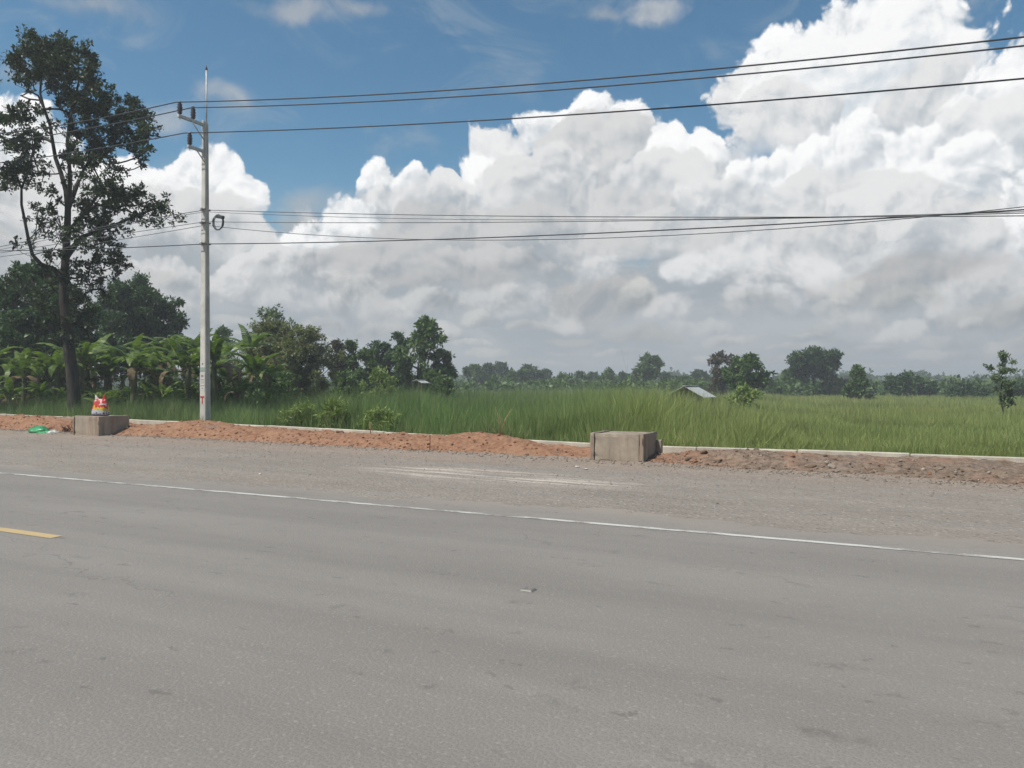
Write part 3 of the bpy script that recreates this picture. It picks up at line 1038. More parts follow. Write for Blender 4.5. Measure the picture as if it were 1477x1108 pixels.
def build_pole():
    root = thing('utility_pole', rp(PS, PN, PBASE), TH, label='tall tapered grey concrete utility pole with stickers and a red letter', cat='utility pole')
    H = 9.50 - PBASE

    def half(z):
        f = max(0, min(1, z / H))
        return .128 - .050 * f, .112 - .044 * f
    rings = []
    for z in (-.6, 0, H * .25, H * .5, H * .75, H):
        a_, b_ = half(z)
        r = .024
        c_ = .020
        # H-shaped section: flat faces to the road, shallow channels on the flanks
        rings.append([Vector((x, y, z)) for x, y in (
            (-a_ + c_, -b_), (a_ - c_, -b_), (a_, -b_ + c_), (a_, -b_ * .45), (a_ - r, -b_ * .32), (a_ - r, b_ * .32), (a_, b_ * .45), (a_, b_ - c_),
            (a_ - c_, b_), (-a_ + c_, b_), (-a_, b_ - c_), (-a_, b_ * .45), (-a_ + r, b_ * .32), (-a_ + r, -b_ * .32), (-a_, -b_ * .45), (-a_, -b_ + c_))])
    MB().loft(rings).build('shaft', M['pole'], root)
    # lightning mast
    MB().tube([(.02, .03, H - .25), (.02, .03, H + 1.62)], .022, 8).build('mast', M['steel'], root)
    MB().lathe([(.030, 0), (.036, .03), (.020, .07), (.004, .14)], (.02, .03, H + 1.60), 10).build('mast_tip', M['rust'], root)

    def ins(y, z, hgt):
        mb = MB()
        mb.lathe([(.028, 0), (.05, .02), (.075, .05), (.050, .075), (.085, .12), (.052, .15), (.085, .20), (.050, .23), (.072, .28), (.045, .31), (.04, .34), (.05, hgt)], (0, y, z), 14)
        o = mb.build('insulator', M['ceramic'], root)
        MB().tube([(0, y, z - .16), (0, y, z + .02)], .014, 8).build('pin', M['steel'], o)

    def arm(z, ln, spots, dz):
        a_, b_ = half(z)
        o = MB().box((0, -b_ - ln / 2, z), (.085, ln, .085), .008).build('cross_arm', M['steel'], root)
        MB().tube([(.05, -b_ - ln * .50, z - .05), (.05, -b_ + .01, z - dz)], .018, 6).build('brace', M['steel'], root)
        MB().box((0, -b_ - .012, z - .02), (.11, .024, .26), .004).build('bracket', M['steel'], root)
        for y in spots:
            ins(-b_ - y, z + .055, .37)

    arm(9.42 - PBASE, .93, (.86, .38), .50)
    arm(8.62 - PBASE, .58, (.50,), .34)
    MB().box((.03, -half(8.9)[1] - .03, 9.02 - PBASE), (.05, .04, 1.05), .004).build('riser_channel', M['steel'], root)
    for zpx in (303, 322, 352):
        z = CAM_H + (CY - zpx) / FPX * PY - PBASE
        a_, b_ = half(z)
        MB().box((0, -b_ - .012, z), (2 * a_ + .05, .024, .05), .004).box((0, b_ + .012, z), (2 * a_ + .05, .024, .05), .004).build('band', M['rust'], root)
        MB().lathe([(.03, 0), (.045, .02), (.030, .045), (.045, .07), (.03, .09)], (0, -b_ - .07, z - .045), 12).build('spool', M['steel'], root)

    # stickers and the painted letter on the face to the road
    def zpx_(p):
        return CAM_H + (CY - p) / FPX * PY - PBASE

    def plate(name, p0, p1, w, mat, out=.003, dx=0.0, parent=root):
        z0, z1 = zpx_(p1), zpx_(p0)
        zc = (z0 + z1) / 2
        return MB().box((dx, -half(z0)[1] - out, zc), (w, .003, z1 - z0)).build(name, mat, parent)
    plate('sticker', 530, 536.5, .20, simple_mat('sage_sticker', (.24, .31, .28), .6, .15))
    lab = plate('label_plate', 538, 564, .205, simple_mat('white_sticker', (.50, .49, .455), .6, .10))
    ink = simple_mat('grey_ink', (.14, .15, .16), .7, .3, 40)
    for p0, p1, w, dx in ((541, 542.5, .10, 0), (543, 544.2, .12, .005), (547, 547.8, .14, 0), (549.5, 550.1, .10, -.01), (552, 552.6, .15, 0), (556, 556.7, .16, 0), (560, 560.7, .08, .0)):
        MB().box((dx, -half(zpx_(p1))[1] - .0065, (zpx_(p0) + zpx_(p1)) / 2), (w, .002, zpx_(p0) - zpx_(p1))).build('print_line', ink, lab)
    red = simple_mat('red_paint', (.42, .035, .03), .6, .2, 30)
    MB().box((0, -half(1)[1] - .005, (zpx_(571.5) + zpx_(574)) / 2), (.165, .002, .055)).box((0, -half(.8)[1] - .005, (zpx_(574.2) + zpx_(582.5)) / 2), (.040, .002, .17)).build('letter_t', red, root)
    plate('pole_number', 524, 526, .06, ink)
    return root


build_pole()


# ---- wires
def wire(name, n, right, left, rad, mat, label, cat='power line', reach=46):
    """sagging conductor: parabola fitted on each side of the pole through measured directions"""
    pts = []

    def side(data, sg):
        sz = np.array([on_n(px, py, n) for px, py in data])
        s0, z0 = sz[0]
        ds = sz[:, 0] - s0
        A_ = np.stack([ds, ds ** 2], 1)[1:]
        co, *_ = np.linalg.lstsq(A_, sz[1:, 1] - z0, rcond=None)
        smax = max(abs(ds)) * 1.0
        out = []
        for t in np.linspace(0, 1, 40):
            d = sg * reach * t
            if abs(d) <= smax:
                z = z0 + co[0] * d + co[1] * d * d
            else:
                dm = sg * smax
                zm = z0 + co[0] * dm + co[1] * dm * dm
                sl = co[0] + 2 * co[1] * dm
                e = d - dm
                z = zm + sl * e + .004 * e * e
            out.append((s0 + d, z))
        return out
    rr = side(right, 1)
    ll = side(left, -1)
    s_off = (ll[0][0] + rr[0][0]) / 2
    chain = [(a_, b_) for a_, b_ in reversed(ll)] + rr[1:]
    mid = rp(rr[0][0], n, 0)
    mb = MB()
    mb.tube([rp(a_, n, b_) for a_, b_ in chain], rad, 6)
    return mb.build(name, mat, label=label, cat=cat, group='cables strung from the concrete pole')


wire('power_line', PN - .98, [(254, 147.5), (380, 144.5), (690, 127), (1000, 102), (1240, 80), (1477, 53)], [(254, 147.5), (193, 161), (85, 181)], .016, M['wire'],
     'topmost black power line on the insulator at the tip of the upper arm')
wire('power_line', PN - .50, [(276, 155.5), (380, 154), (690, 137.5), (1000, 113), (1240, 92), (1477, 66)], [(276, 155.5), (203, 171), (85, 193)], .016, M['wire'],
     'black power line on the inner insulator of the upper arm')
wire('power_line', PN - .62, [(266, 192), (380, 188.5), (690, 173.5), (1000, 154.5), (1240, 134), (1477, 113)], [(266, 192), (230, 199), (162, 211), (62, 227)], .016, M['wire'],
     'black power line on the single insulator of the lower arm')
wire('service_cable', PN - .21, [(296, 303), (600, 311), (1000, 312.5), (1290, 312), (1477, 312.5)], [(296, 303), (265, 307), (180, 322), (20, 352)], .010, M['grey_wire'],
     'thin grey cable tied at the topmost band below the power lines', 'cable')
wire('service_cable', PN - .19, [(296, 305.5), (600, 313), (740, 318), (1000, 318.5), (1290, 311), (1477, 304)], [(296, 305.5), (265, 309), (180, 325), (20, 356)], .007, M['grey_wire'],
     'very thin grey cable tied just under the topmost band', 'cable')
wire('service_cable', PN - .20, [(296, 320), (380, 319.5), (600, 322), (1000, 317), (1290, 312.5), (1477, 307)], [(296, 320), (265, 325), (180, 337), (20, 362)], .009, M['grey_wire'],
     'thin grey cable running through the hanging cable coil', 'cable')
wire('service_cable', PN - .20, [(296, 325), (380, 333.5), (600, 345.5), (700, 347), (1000, 338), (1290, 315), (1477, 300)], [(296, 325), (265, 329), (180, 345), (20, 368)], .009, M['grey_wire'],
     'dark cable dropping below the coil and crossing the lowest cable', 'cable')
wire('service_cable', PN - .20, [(296, 352), (380, 351), (600, 347.5), (1000, 329), (1290, 313), (1477, 304)], [(296, 352), (190, 357), (0, 362)], .014, M['wire'],
     'lowest thick black cable fixed to the lowest band of the pole', 'cable')


def build_coil():
    n = PN - .23
    s, z = on_n(315, 321, n)
    root = thing('cable_coil', rp(s, n, z), TH, label='black coil of spare cable hanging beside the concrete pole', cat='cable coil')
    rnd = random.Random(3)
    for k in range(5):
        r = .225 + rnd.uniform(-.018, .018)
        y = rnd.uniform(-.03, .03)
        mb = MB()
        mb.tube([(r * math.cos(a_) * .92, y + .012 * math.sin(3 * a_ + k), r * math.sin(a_)) for a_ in [2 * math.pi * q / 28 for q in range(29)]], .011, 6, False)
        mb.build('loop', M['wire'], root)
    MB().box((.10, -.03, .15), (.30, .10, .10), .03, Matrix.Rotation(R(12), 4, 'Y')).build('splice_case', M['wire'], root)
    MB().tube([(.17, -.02, .12), (.19, -.02, -.02), (.16, -.02, -.12)], .014, 6).build('cable_tail', M['wire'], root)


build_coil()


# ---- printed sack
def mat_sack():
    m, nb, b = new_mat('printed_sack')
    o = objco(nb)
    x_, y_, z_ = nb.xyz(o)
    n1 = nb.noise(o, 11.0, 3.0, .6)
    n2 = nb.noise(nb.v('MULTIPLY', o, (3.2, 3.2, .9)), 5.0, 3.0, .6)
    red = nb.mix(nb.ss(n1, .35, .65), (.30, .022, .018), (.50, .045, .03))
    # tongues of yellow that rise from the white band
    fl = nb.m('SUBTRACT', nb.m('MULTIPLY_ADD', n2, .42, .03), z_)
    c = nb.mix(nb.ss(fl, -.015, .02), red, (.62, .36, .04))
    c = nb.mix(nb.ss(nb.m('SUBTRACT', fl, .055), -.01, .02), c, (.30, .36, .05))
    # white shapes high up
    w = nb.noise(nb.v('ADD', o, (3.1, 0, 1.7)), 9.0, 1.0)
    c = nb.mix(nb.m('MULTIPLY', nb.ss(w, .58, .62), nb.ss(z_, .26, .30)), c, (.50, .42, .40))
    # white band with dark blue print
    band = nb.m('MULTIPLY', nb.ss(z_, .035, .045), nb.ss(nb.m('MULTIPLY_ADD', x_, .10, z_), .165, .175, 1, 0))
    pr = nb.voro(nb.v('MULTIPLY', o, (1, 1, 1.4)), 16.0)
    c = nb.mix(band, c, nb.mix(nb.ss(pr, .34, .42, 1, 0), (.42, .41, .45), (.06, .05, .17)))
    c = nb.mix(nb.ss(z_, .03, .045, 1, 0), c, (.05, .045, .09))
    nb.l.new(c, b.inputs['Base Color'])
    b.inputs['Roughness'].default_value = .38
    bump(nb, b, nb.noise(o, 14.0, 3.0, .6), .5, .02)
    return m


def build_sack():
    root = thing('printed_sack', rp(-21.02, 15.08, .675), TH + .25, label='red and yellow printed plastic sack standing on the concrete box', cat='sack')
    prof = [(0, .205, .14), (.02, .235, .165), (.10, .245, .17), (.20, .235, .155), (.30, .22, .13), (.38, .205, .10), (.44, .195, .07), (.49, .18, .035)]
    rings = []
    for z, a_, b_ in prof:
        rings.append([Vector(((a_ + .012 * math.sin(7 * t + 9 * z)) * math.copysign(abs(math.cos(t)) ** .75, math.cos(t)),
                              (b_ + .012 * math.sin(5 * t + 20 * z)) * math.copysign(abs(math.sin(t)) ** .8, math.sin(t)), z + .02 * math.sin(2 * t) * z))
                      for t in [2 * math.pi * k / 28 for k in range(28)]])
    mb = MB().loft(rings)
    for f in mb.bm.faces:
        f.smooth = True
    body = mb.build('bag_body', mat_sack(), root)

    def ear(cx, lean, h, w, mat):
        m2 = MB()
        rr = []
        for f, hw in ((0, 1), (.35, .8), (.7, .42), (1, .06)):
            rr.append([Vector((cx + lean * f + w * hw * math.cos(t), .035 * hw * math.sin(t) + .01 * math.sin(6 * f), .455 + h * f)) for t in [2 * math.pi * k / 10 for k in range(10)]])
        o = m2.loft(rr).build('sack_corner', mat, root)
        return o
    ear(-.12, -.05, .15, .075, simple_mat('white_film', (.60, .57, .54), .4, .1, 12))
    ear(.10, .02, .17, .07, simple_mat('red_film', (.42, .03, .025), .4, .25, 9))


build_sack()


# ---- crumpled green sheet and a scrap beside it
def crumple(name, parent, size, seed, mat, loc):
    rnd = np.random.default_rng(seed)
    bm = bmesh.new()
    bmesh.ops.create_icosphere(bm, subdivisions=4, radius=1.0)
    co = np.array([v.co[:] for v in bm.verts])
    d = 1 + .55 * (fbm(co[:, 0] * 1.5 + 5, co[:, 1] * 1.5 + co[:, 2], 3, seed) - .5)
    for _ in range(16):
        a_ = rnd.normal(size=3)
        a_ /= np.linalg.norm(a_)
        q = co @ a_ - rnd.uniform(-.5, .5)
        d -= .07 * np.exp(-(q / .07) ** 2)
    co = co * d[:, None] * np.array(size)
    co[:, 2] = np.maximum(co[:, 2], -.25 * size[2])
    for v, c in zip(bm.verts, co):
        v.co = c
    for f in bm.faces:
        f.smooth = True
    me = bpy.data.meshes.new(name)
    bm.to_mesh(me)
    bm.free()
    return link(name, me, mat, parent, loc)


def build_green():
    s, n = -23.9, 15.05
    z = float(bank_z(np.array([s]), np.array([n]))[0])
    root = thing('green_sheet', rp(s, n, z), TH, label='crumpled green plastic sheet dumped at the foot of the soil bank', cat='plastic sheet')
    g1 = simple_mat('green_film', (.045, .235, .10), .35, .3, 5)
    crumple('sheet_heap', root, (.46, .26, .20), 4, g1, (0, 0, .06))
    crumple('sheet_fold', root, (.34, .18, .11), 9, g1, (.32, -.03, .03))
    o = crumple('grey_bag', None, (.20, .12, .11), 15, simple_mat('grey_film', (.34, .36, .33), .4, .3, 6), rp(s + .68, n + .03, z + .03))
    tag(o, 'small crumpled grey plastic bag beside the green sheet', 'plastic bag')
    # withered cuttings behind them
    tw = thing('brush_heap', rp(s + .75, n + .45, z + .05), TH, label='small heap of withered twigs and leaves beside the concrete box', cat='brush')
    rnd = random.Random(6)
    for k in range(16):
        a_ = rnd.uniform(0, 6.28)
        l_ = rnd.uniform(.2, .5)
        MB().tube([(rnd.uniform(-.25, .25), rnd.uniform(-.2, .2), 0), (math.cos(a_) * l_ * .5, math.sin(a_) * l_ * .3, rnd.uniform(.08, .25)), (math.cos(a_) * l_, math.sin(a_) * l_ * .6, rnd.uniform(.02, .3))],
                  [.012, .009, .004], 5).build('twig', M['rust'], tw)


build_green()


# ---- thin iron stake, road stud, scraps
def build_bits():
    n = 14.95
    s, z = on_n(620, 662, n)
    zg = float(bank_z(np.array([s]), np.array([n]))[0])
    MB().tube([(0, 0, -.15), (.005, 0, .3), (0, .004, 1.6 - .0654 * 17.7 - zg + .02)], .010, 6).build('iron_stake', M['rust'], loc=rp(s, n, zg), rot=(0, 0, TH),
                                                                           label='thin rusty iron stake upright in the orange bank', cat='stake')
    p = at(762, 852, 1.6 * FPX / 298)
    root = thing('road_stud', (p.x, p.y, ROAD_Z), TH, label='small flat square road stud on the asphalt', cat='road stud')
    mb = MB()
    mb.loft([[(-.055, -.05, 0), (.055, -.05, 0), (.055, .05, 0), (-.055, .05, 0)], [(-.04, -.034, .016), (.04, -.034, .016), (.04, .034, .016), (-.04, .034, .016)]])
    mb.build('stud_body', simple_mat('stud_grey', (.16, .15, .135), .6, .2, 30), root)
    MB().box((0, -.044, .008), (.085, .003, .009), 0, Matrix.Rotation(R(-45), 4, 'X')).build('reflector', simple_mat('reflector', (.22, .21, .18), .3, .1), root)
    # pale paper scraps
    rnd = random.Random(14)
    for px, py, sz in ((233, 634, .05), (1128 // 3, 683, .03), (1420, 690, .04), (833, 676, .06), (845, 679, .05)):
        t = (CAM_H - .03) * FPX / (py - CY)
        w = at(px, py, t)
        s_ = w.x * AL.x + w.y * AL.y
        n_ = w.x * NN.x + w.y * NN.y
        zz = max(float(bank_z(np.array([s_]), np.array([n_]))[0]) if n_ > np.interp(s_, EDGE_S, EDGE_N) - .3 else 0, float(shoulder_z(np.array([s_]), np.array([n_]))[0]))
        mb = MB()
        ring = [Vector((sz * rnd.uniform(.7, 1.2) * math.cos(a_), sz * rnd.uniform(.7, 1.2) * math.sin(a_), rnd.uniform(.004, .02))) for a_ in [2 * math.pi * q / 7 for q in range(7)]]
        mb.loft([[v - Vector((0, 0, .004)) for v in ring], ring])
        mb.build('paper_scrap', simple_mat('paper', (.62, .60, .56), .8, .1), loc=(w.x, w.y, zz + .004), label='small pale scrap of litter lying on the gravel shoulder', cat='litter', group='scraps of litter')


build_bits()


# ---- field shelters with tin roofs
def build_shelter(px, ridge_py, eave_l, eave_r, depth, label, rz, open_front):
    p = at(px, 0, depth)
    g = float(field_z(np.array([p.x]), np.array([p.y]))[0])
    root = thing('field_shelter', (p.x, p.y, g), rz, label=label, cat='hut')
    zr = CAM_H + (CY - ridge_py) / FPX * depth - g
    wl = (px - eave_l[0]) / FPX * depth
    wr = (eave_r[0] - px) / FPX * depth
    zl = CAM_H + (CY - eave_l[1]) / FPX * depth - g
    zr2 = CAM_H + (CY - eave_r[1]) / FPX * depth - g
    ln = 2.6 * (wl + wr) / 2.4
    for sx, w, ze in ((-1, wl, zl), (1, wr, zr2)):
        n = 9
        for k in range(n):           # corrugated sheets laid side by side
            y0, y1 = -ln / 2 + ln * k / n, -ln / 2 + ln * (k + 1) / n + .03
            mb = MB()
            up = .012 * (k % 2)
            a_ = [(0, y0, zr + up), (0, y1, zr + up), (sx * w, y1, ze + up), (sx * w, y0, ze + up)]
            mb.loft([a_, [(x, y, z + .022) for x, y, z in a_]])
            mb.build('roof_sheet', M['tin'], root)
    MB().box((0, 0, zr + .04), (.22, ln + .04, .03), .008).build('ridge_cap', M['tin'], root)
    for sx, w, ze in ((-1, wl, zl), (1, wr, zr2)):
        for y in (-ln / 2 + .12, ln / 2 - .12):
            hh = zr + (ze - zr) * .84 - .01
            MB().box((sx * w * .84, y, hh / 2), (.09, .09, hh), .01).build('post', M['old_wood'], root)
    if not open_front:
        nb_ = 7
        for k in range(nb_):         # board wall under the gable
            x0 = -wl * .8 + (wl + wr) * .8 * k / nb_
            x1 = x0 + (wl + wr) * .8 / nb_ - .015
            xm = (x0 + x1) / 2
            top = zr + ((zl - zr) * (-xm / wl) if xm < 0 else (zr2 - zr) * (xm / wr)) - .05
            MB().box((xm, -ln / 2 + .30, top / 2), (x1 - x0, .03, top)).build('wall_board', M['old_wood'], root)
    MB().box((0, .0, .55), ((wl + wr) * .78, ln * .8, .06), .01).build('platform', M['old_wood'], root)


build_shelter(996, 557.5, (969, 571), (1025, 573.5), 46, 'low hut with pale tin gable roof sunk in the grass', R(-30), False)
build_shelter(606, 548.5, (598, 550), (616, 553), 58, 'tiny tin-roofed shelter at the foot of the tall tree', R(-30), True)

# ================================================================== vegetation
def leaf_quads(C, D, L, Wd, rng, fold=.25):
    """rhombic leaves: base point C, direction D (unit), length L, width Wd -> verts, quads"""
    N_ = len(C)
    up = rng.normal(size=(N_, 3)) * .6 + np.array([0, 0, 1.0])
    side = np.cross(D, up)
    side /= np.linalg.norm(side, axis=1, keepdims=True) + 1e-9
    nrm = np.cross(side, D)
    L, Wd = L[:, None], Wd[:, None]
    mid = C + D * L * .5 - nrm * L * .06
    V = np.stack([C, mid + side * Wd * .5 + nrm * Wd * fold * .3, C + D * L - nrm * L * .14, mid - side * Wd * .5 + nrm * Wd * fold * .3], 1)
    F = np.arange(N_ * 4).reshape(N_, 4)
    return V.reshape(-1, 3), F


def segs_mesh(name, edges, sides=6):
    """edges: (p0, p1, r0, r1) tapered pieces"""
    n_ = len(edges)
    P0 = np.array([e[0] for e in edges])
    P1 = np.array([e[1] for e in edges])
    R0 = np.array([e[2] for e in edges])
    R1 = np.array([e[3] for e in edges])
    D = P1 - P0
    D /= np.linalg.norm(D, axis=1, keepdims=True) + 1e-9
    ref = np.where(np.abs(D[:, 1:2]) < .9, np.array([[0, 1.0, 0]]), np.array([[1.0, 0, 0]]))
    A_ = np.cross(D, ref)
    A_ /= np.linalg.norm(A_, axis=1, keepdims=True)
    B_ = np.cross(D, A_)
    t = np.linspace(0, 2 * np.pi, sides, endpoint=False)
    ring = A_[:, None] * np.cos(t)[None, :, None] + B_[:, None] * np.sin(t)[None, :, None]
    V = np.concatenate([P0[:, None] + ring * R0[:, None, None], P1[:, None] + D[:, None] * R1[:, None, None] * .3 + ring * R1[:, None, None]], 1).reshape(-1, 3)
    k = np.arange(sides)
    f = np.stack([k, (k + 1) % sides, (k + 1) % sides + sides, k + sides], 1)
    F = (f[None] + (np.arange(n_) * 2 * sides)[:, None, None]).reshape(-1, 4)
    return mesh_np(name, V, F, True)


class Skeleton:
    def __init__(self, p0):
        self.p = [np.array(p0, float)]
        self.par = [-1]
        self.fix = {}

    def add(self, p, par):
        self.p.append(np.array(p, float))
        self.par.append(par)
        return len(self.p) - 1

    def path(self, pts, par, r0=None, r1=None):
        idx = []
        for q, p in enumerate(pts):
            par = self.add(p, par)
            idx.append(par)
            if r0:
                self.fix[par] = r0 + (r1 - r0) * q / max(1, len(pts) - 1)
        return idx

    def reach(self, target, rng, min_z=-1e9, bend=.18, steps=5, top_bias=.5):
        """grow a curved branch from the best node to the target"""
        P_ = np.array(self.p)
        d = np.linalg.norm(P_ - target, axis=1) + top_bias * np.maximum(0, P_[:, 2] - target[2] + .2) + 1e3 * (P_[:, 2] < min_z)
        i = int(np.argmin(d))
        a_ = P_[i]
        L_ = np.linalg.norm(target - a_)
        if L_ < .12:
            return i
        c_ = a_ + (target - a_) * .5 + rng.normal(size=3) * L_ * bend * .6 - np.array([0, 0, L_ * bend * .5])
        prev = i
        k_ = max(2, min(steps, int(L_ / .35) + 1))
        for t in np.linspace(0, 1, k_ + 1)[1:]:
            q = (1 - t) ** 2 * a_ + 2 * t * (1 - t) * c_ + t * t * target
            prev = self.add(q, prev)
        return prev

    def radii(self, tip=.012, power=2.3, rmax=None):
        n_ = len(self.p)
        acc = np.zeros(n_)
        r = np.zeros(n_)
        for i in range(n_ - 1, -1, -1):
            r[i] = max(tip, acc[i] ** (1 / power))
            if self.par[i] >= 0:
                acc[self.par[i]] += r[i] ** power
        if rmax:
            k_ = math.log(rmax / tip) / max(1e-6, math.log(r[0] / tip)) if r[0] > tip * 1.05 else 1
            r = tip * (r / tip) ** k_
        for i in range(1, n_):
            if i in self.fix:
                r[i] = self.fix[i]
            elif self.fix:
                r[i] = min(r[i], .75 * r[self.par[i]] if self.par[i] in self.fix else r[self.par[i]])
        if self.fix:
            r[0] = max(self.fix.values()) * 1.25
        return r

    def edges(self, r):
        return [(self.p[self.par[i]], self.p[i], r[self.par[i]] if np.linalg.norm(self.p[self.par[i]] - self.p[i]) > 0 and r[self.par[i]] < 2.2 * r[i] else r[i] * 1.25, r[i])
                for i in range(len(self.p)) if self.par[i] >= 0]


def foliage(clumps, leaf, per_m3, rng, rosette=6, droop=.0, shell=.55, wl=.48):
    """clumps: (centre, (rx,ry,rz)). leaves stand in rosettes at twig ends"""
    Cs, Ds, Ls = [], [], []
    for c_, rr in clumps:
        rr = np.array(rr)
        n_ = max(3, int(per_m3 * 4.19 * rr.prod() ** (2 / 3) / rosette))
        d = rng.normal(size=(n_, 3))
        d /= np.linalg.norm(d, axis=1, keepdims=True)
        rad = shell + (1 - shell) * rng.random((n_, 1))
        rad *= np.where(rng.random((n_, 1)) < .22, rng.random((n_, 1)), 1)
        tip = c_ + d * rad * rr * (1 + .22 * rng.normal(size=(n_, 1)))
        for _ in range(rosette):
            v = d * .7 + rng.normal(size=(n_, 3)) * .75 + np.array([0, 0, .25 - droop])
            v /= np.linalg.norm(v, axis=1, keepdims=True)
            Cs.append(tip + rng.normal(size=(n_, 3)) * leaf * .25)
            Ds.append(v)
            Ls.append(leaf * rng.uniform(.6, 1.25, n_))
    C, D, L = np.concatenate(Cs), np.concatenate(Ds), np.concatenate(Ls)
    V, F = leaf_quads(C, D, L, L * wl, rng)
    tone = np.repeat(np.clip(rng.normal(.45, .25, len(C)), 0, 1), 4)
    return V, F, tone


def tree_thing(name, base, skel, clumps, leaf, per_m3, leafmat, bark, rng, label, trunk_r, group=None, cat='tree', rosette=6, wl=.48, tip=.012, droop=0.0, rz=0.0, shell=.55, taper=None):
    base = np.array(base, float)
    root = thing(name, tuple(base), 0, label=label, cat=cat, group=group)
    r = skel.radii(tip, rmax=trunk_r)
    if taper:
        zz = np.array([p[2] for p in skel.p])
        r = np.maximum(np.minimum(r, tip), r * (1 - (1 - taper[2]) * sstep(zz, taper[0], taper[1])))
    me = segs_mesh('trunk', [(a_ - base, b_ - base, q, w) for a_, b_, q, w in skel.edges(r)])
    link('trunk', me, bark, root)
    V, F, tone = foliage(clumps, leaf, per_m3, rng, rosette, droop, shell, wl)
    link('crown', mesh_np('crown', V - base, F, False, {'tone': tone}), leafmat, root)
    return root


def ground_at(px, depth):
    x = (px - CX) / FPX * depth
    return np.array([x, depth, float(field_z(np.array([x]), np.array([depth]))[0])])


# ---- the tall open tree behind the pole
def build_big_tree():
    rng = np.random.default_rng(7)
    D0 = 30.0

    def P_(px, py, dd=0.0):
        return np.array(at(px, py, D0 + dd)[:])
    base = ground_at(108, D0)
    sk = Skeleton(base - np.array([0, 0, .2]))
    tr = sk.path([P_(107, 575), P_(104, 540), P_(100, 505), P_(96, 470), P_(92, 435), P_(92, 405), P_(95, 370), P_(97, 335), P_(98, 300)], 0, .26, .125)
    up = sk.path([P_(95, 275, .1), P_(88, 250, .2), P_(80, 228, .2), P_(76, 205, .1), P_(72, 180), P_(64, 158, -.2), P_(58, 135, -.2), P_(60, 105), P_(66, 75), P_(66, 50)], tr[-1], .095, .018)
    up2 = sk.path([P_(101, 265, -.3), P_(100, 235, -.4), P_(97, 205, -.4), P_(100, 175, -.2), P_(108, 145), P_(114, 115), P_(112, 85), P_(112, 62)], tr[-1], .085, .016)
    lf = sk.path([P_(78, 388, -.5), P_(60, 382, -.9), P_(47, 368, -1.2), P_(41, 345, -1.3), P_(36, 320, -1.3), P_(31, 295, -1.4), P_(31, 272, -1.4), P_(22, 250, -1.5), P_(12, 232, -1.5)], tr[5], .085, .03)
    sk.path([P_(42, 245, -1.2), P_(48, 215, -1.0), P_(44, 185, -.8)], lf[6], .045, .016)
    rt = sk.path([P_(118, 342, .4), P_(145, 332, .7), P_(172, 322, 1.0), P_(200, 310, 1.2), P_(228, 300, 1.3), P_(246, 306, 1.4)], tr[6], .085, .016)
    sk.path([P_(118, 250, .6), P_(138, 215, .9), P_(160, 190, 1.2), P_(185, 172, 1.3)], tr[8], .06, .018)
    sk.path([P_(128, 300, -.8), P_(150, 270, -1.1), P_(178, 262, -1.4)], tr[7], .06, .018)
    # long bare twigs on the left
    sk.path([P_(55, 138, .2), P_(40, 130, .4), P_(22, 122, .5)], up[5])
    sk.path([P_(60, 145, .4), P_(42, 143, .7), P_(30, 138, .9)], up[4])
    cl = [(65, 66, 28), (50, 84, 24), (84, 92, 26), (110, 76, 24), (128, 84, 22), (136, 102, 18), (104, 104, 24), (36, 92, 22), (30, 108, 15), (66, 112, 22), (126, 124, 20),
          (150, 138, 22), (112, 148, 24), (96, 130, 20), (160, 160, 24), (135, 168, 24), (186, 152, 20), (200, 172, 20), (178, 178, 20), (214, 192, 17), (226, 180, 10), (46, 126, 11), (42, 160, 17), (56, 176, 17),
          (128, 194, 24), (104, 188, 16), (166, 196, 20), (192, 204, 18), (208, 222, 14), (200, 238, 10), (60, 196, 16), (20, 178, 18), (8, 198, 18), (50, 218, 16), (30, 205, 14), (32, 240, 18), (8, 240, 22), (52, 246, 13), (68, 232, 11),
          (140, 222, 20), (166, 236, 16), (116, 236, 16), (150, 258, 18), (186, 268, 18), (128, 268, 17), (172, 286, 19), (200, 282, 16), (214, 296, 18), (238, 296, 17), (254, 312, 12), (226, 318, 13), (130, 296, 19), (150, 305, 18),
          (66, 272, 13), (56, 296, 14), (74, 300, 11), (46, 314, 10), (66, 322, 12), (150, 330, 19), (122, 326, 15), (178, 328, 14), (108, 290, 11), (84, 286, 9), (74, 345, 12),
          (166, 356, 16), (142, 372, 18), (120, 352, 14), (160, 392, 16), (136, 408, 17), (176, 378, 11), (18, 345, 9), (14, 404, 8), (22, 398, 6), (112, 384, 13), (150, 424, 13), (118, 432, 14), (128, 456, 12), (104, 416, 10),
          (25, 160, 14), (12, 172, 14), (38, 196, 16), (22, 222, 18), (48, 268, 14), (20, 268, 14), (4, 262, 16), (62, 252, 12), (78, 318, 14), (88, 338, 12), (58, 340, 12), (40, 352, 10), (84, 365, 14), (70, 372, 12), (100, 398, 16), (84, 410, 16), (112, 425, 14), (70, 400, 14), (120, 442, 14), (98, 468, 13), (84, 452, 16), (66, 438, 16), (126, 476, 11), (88, 488, 12), (110, 498, 10), (50, 420, 14), (36, 404, 12)]
    # more sprays inside the outline of the crown
    for y_, x0, x1 in ((60, 45, 128), (85, 28, 142), (110, 26, 145), (135, 60, 172), (160, 70, 205), (185, 85, 222), (205, 95, 215), (228, 100, 205), (255, 105, 195), (285, 110, 240), (312, 115, 235), (340, 100, 190), (370, 105, 178), (400, 108, 165), (430, 105, 150)):
        for _ in range(int((x1 - x0) / 21)):
            cl.append((rng.uniform(x0, x1), y_ + rng.uniform(-11, 11), rng.uniform(9, 17)))
    clumps = []
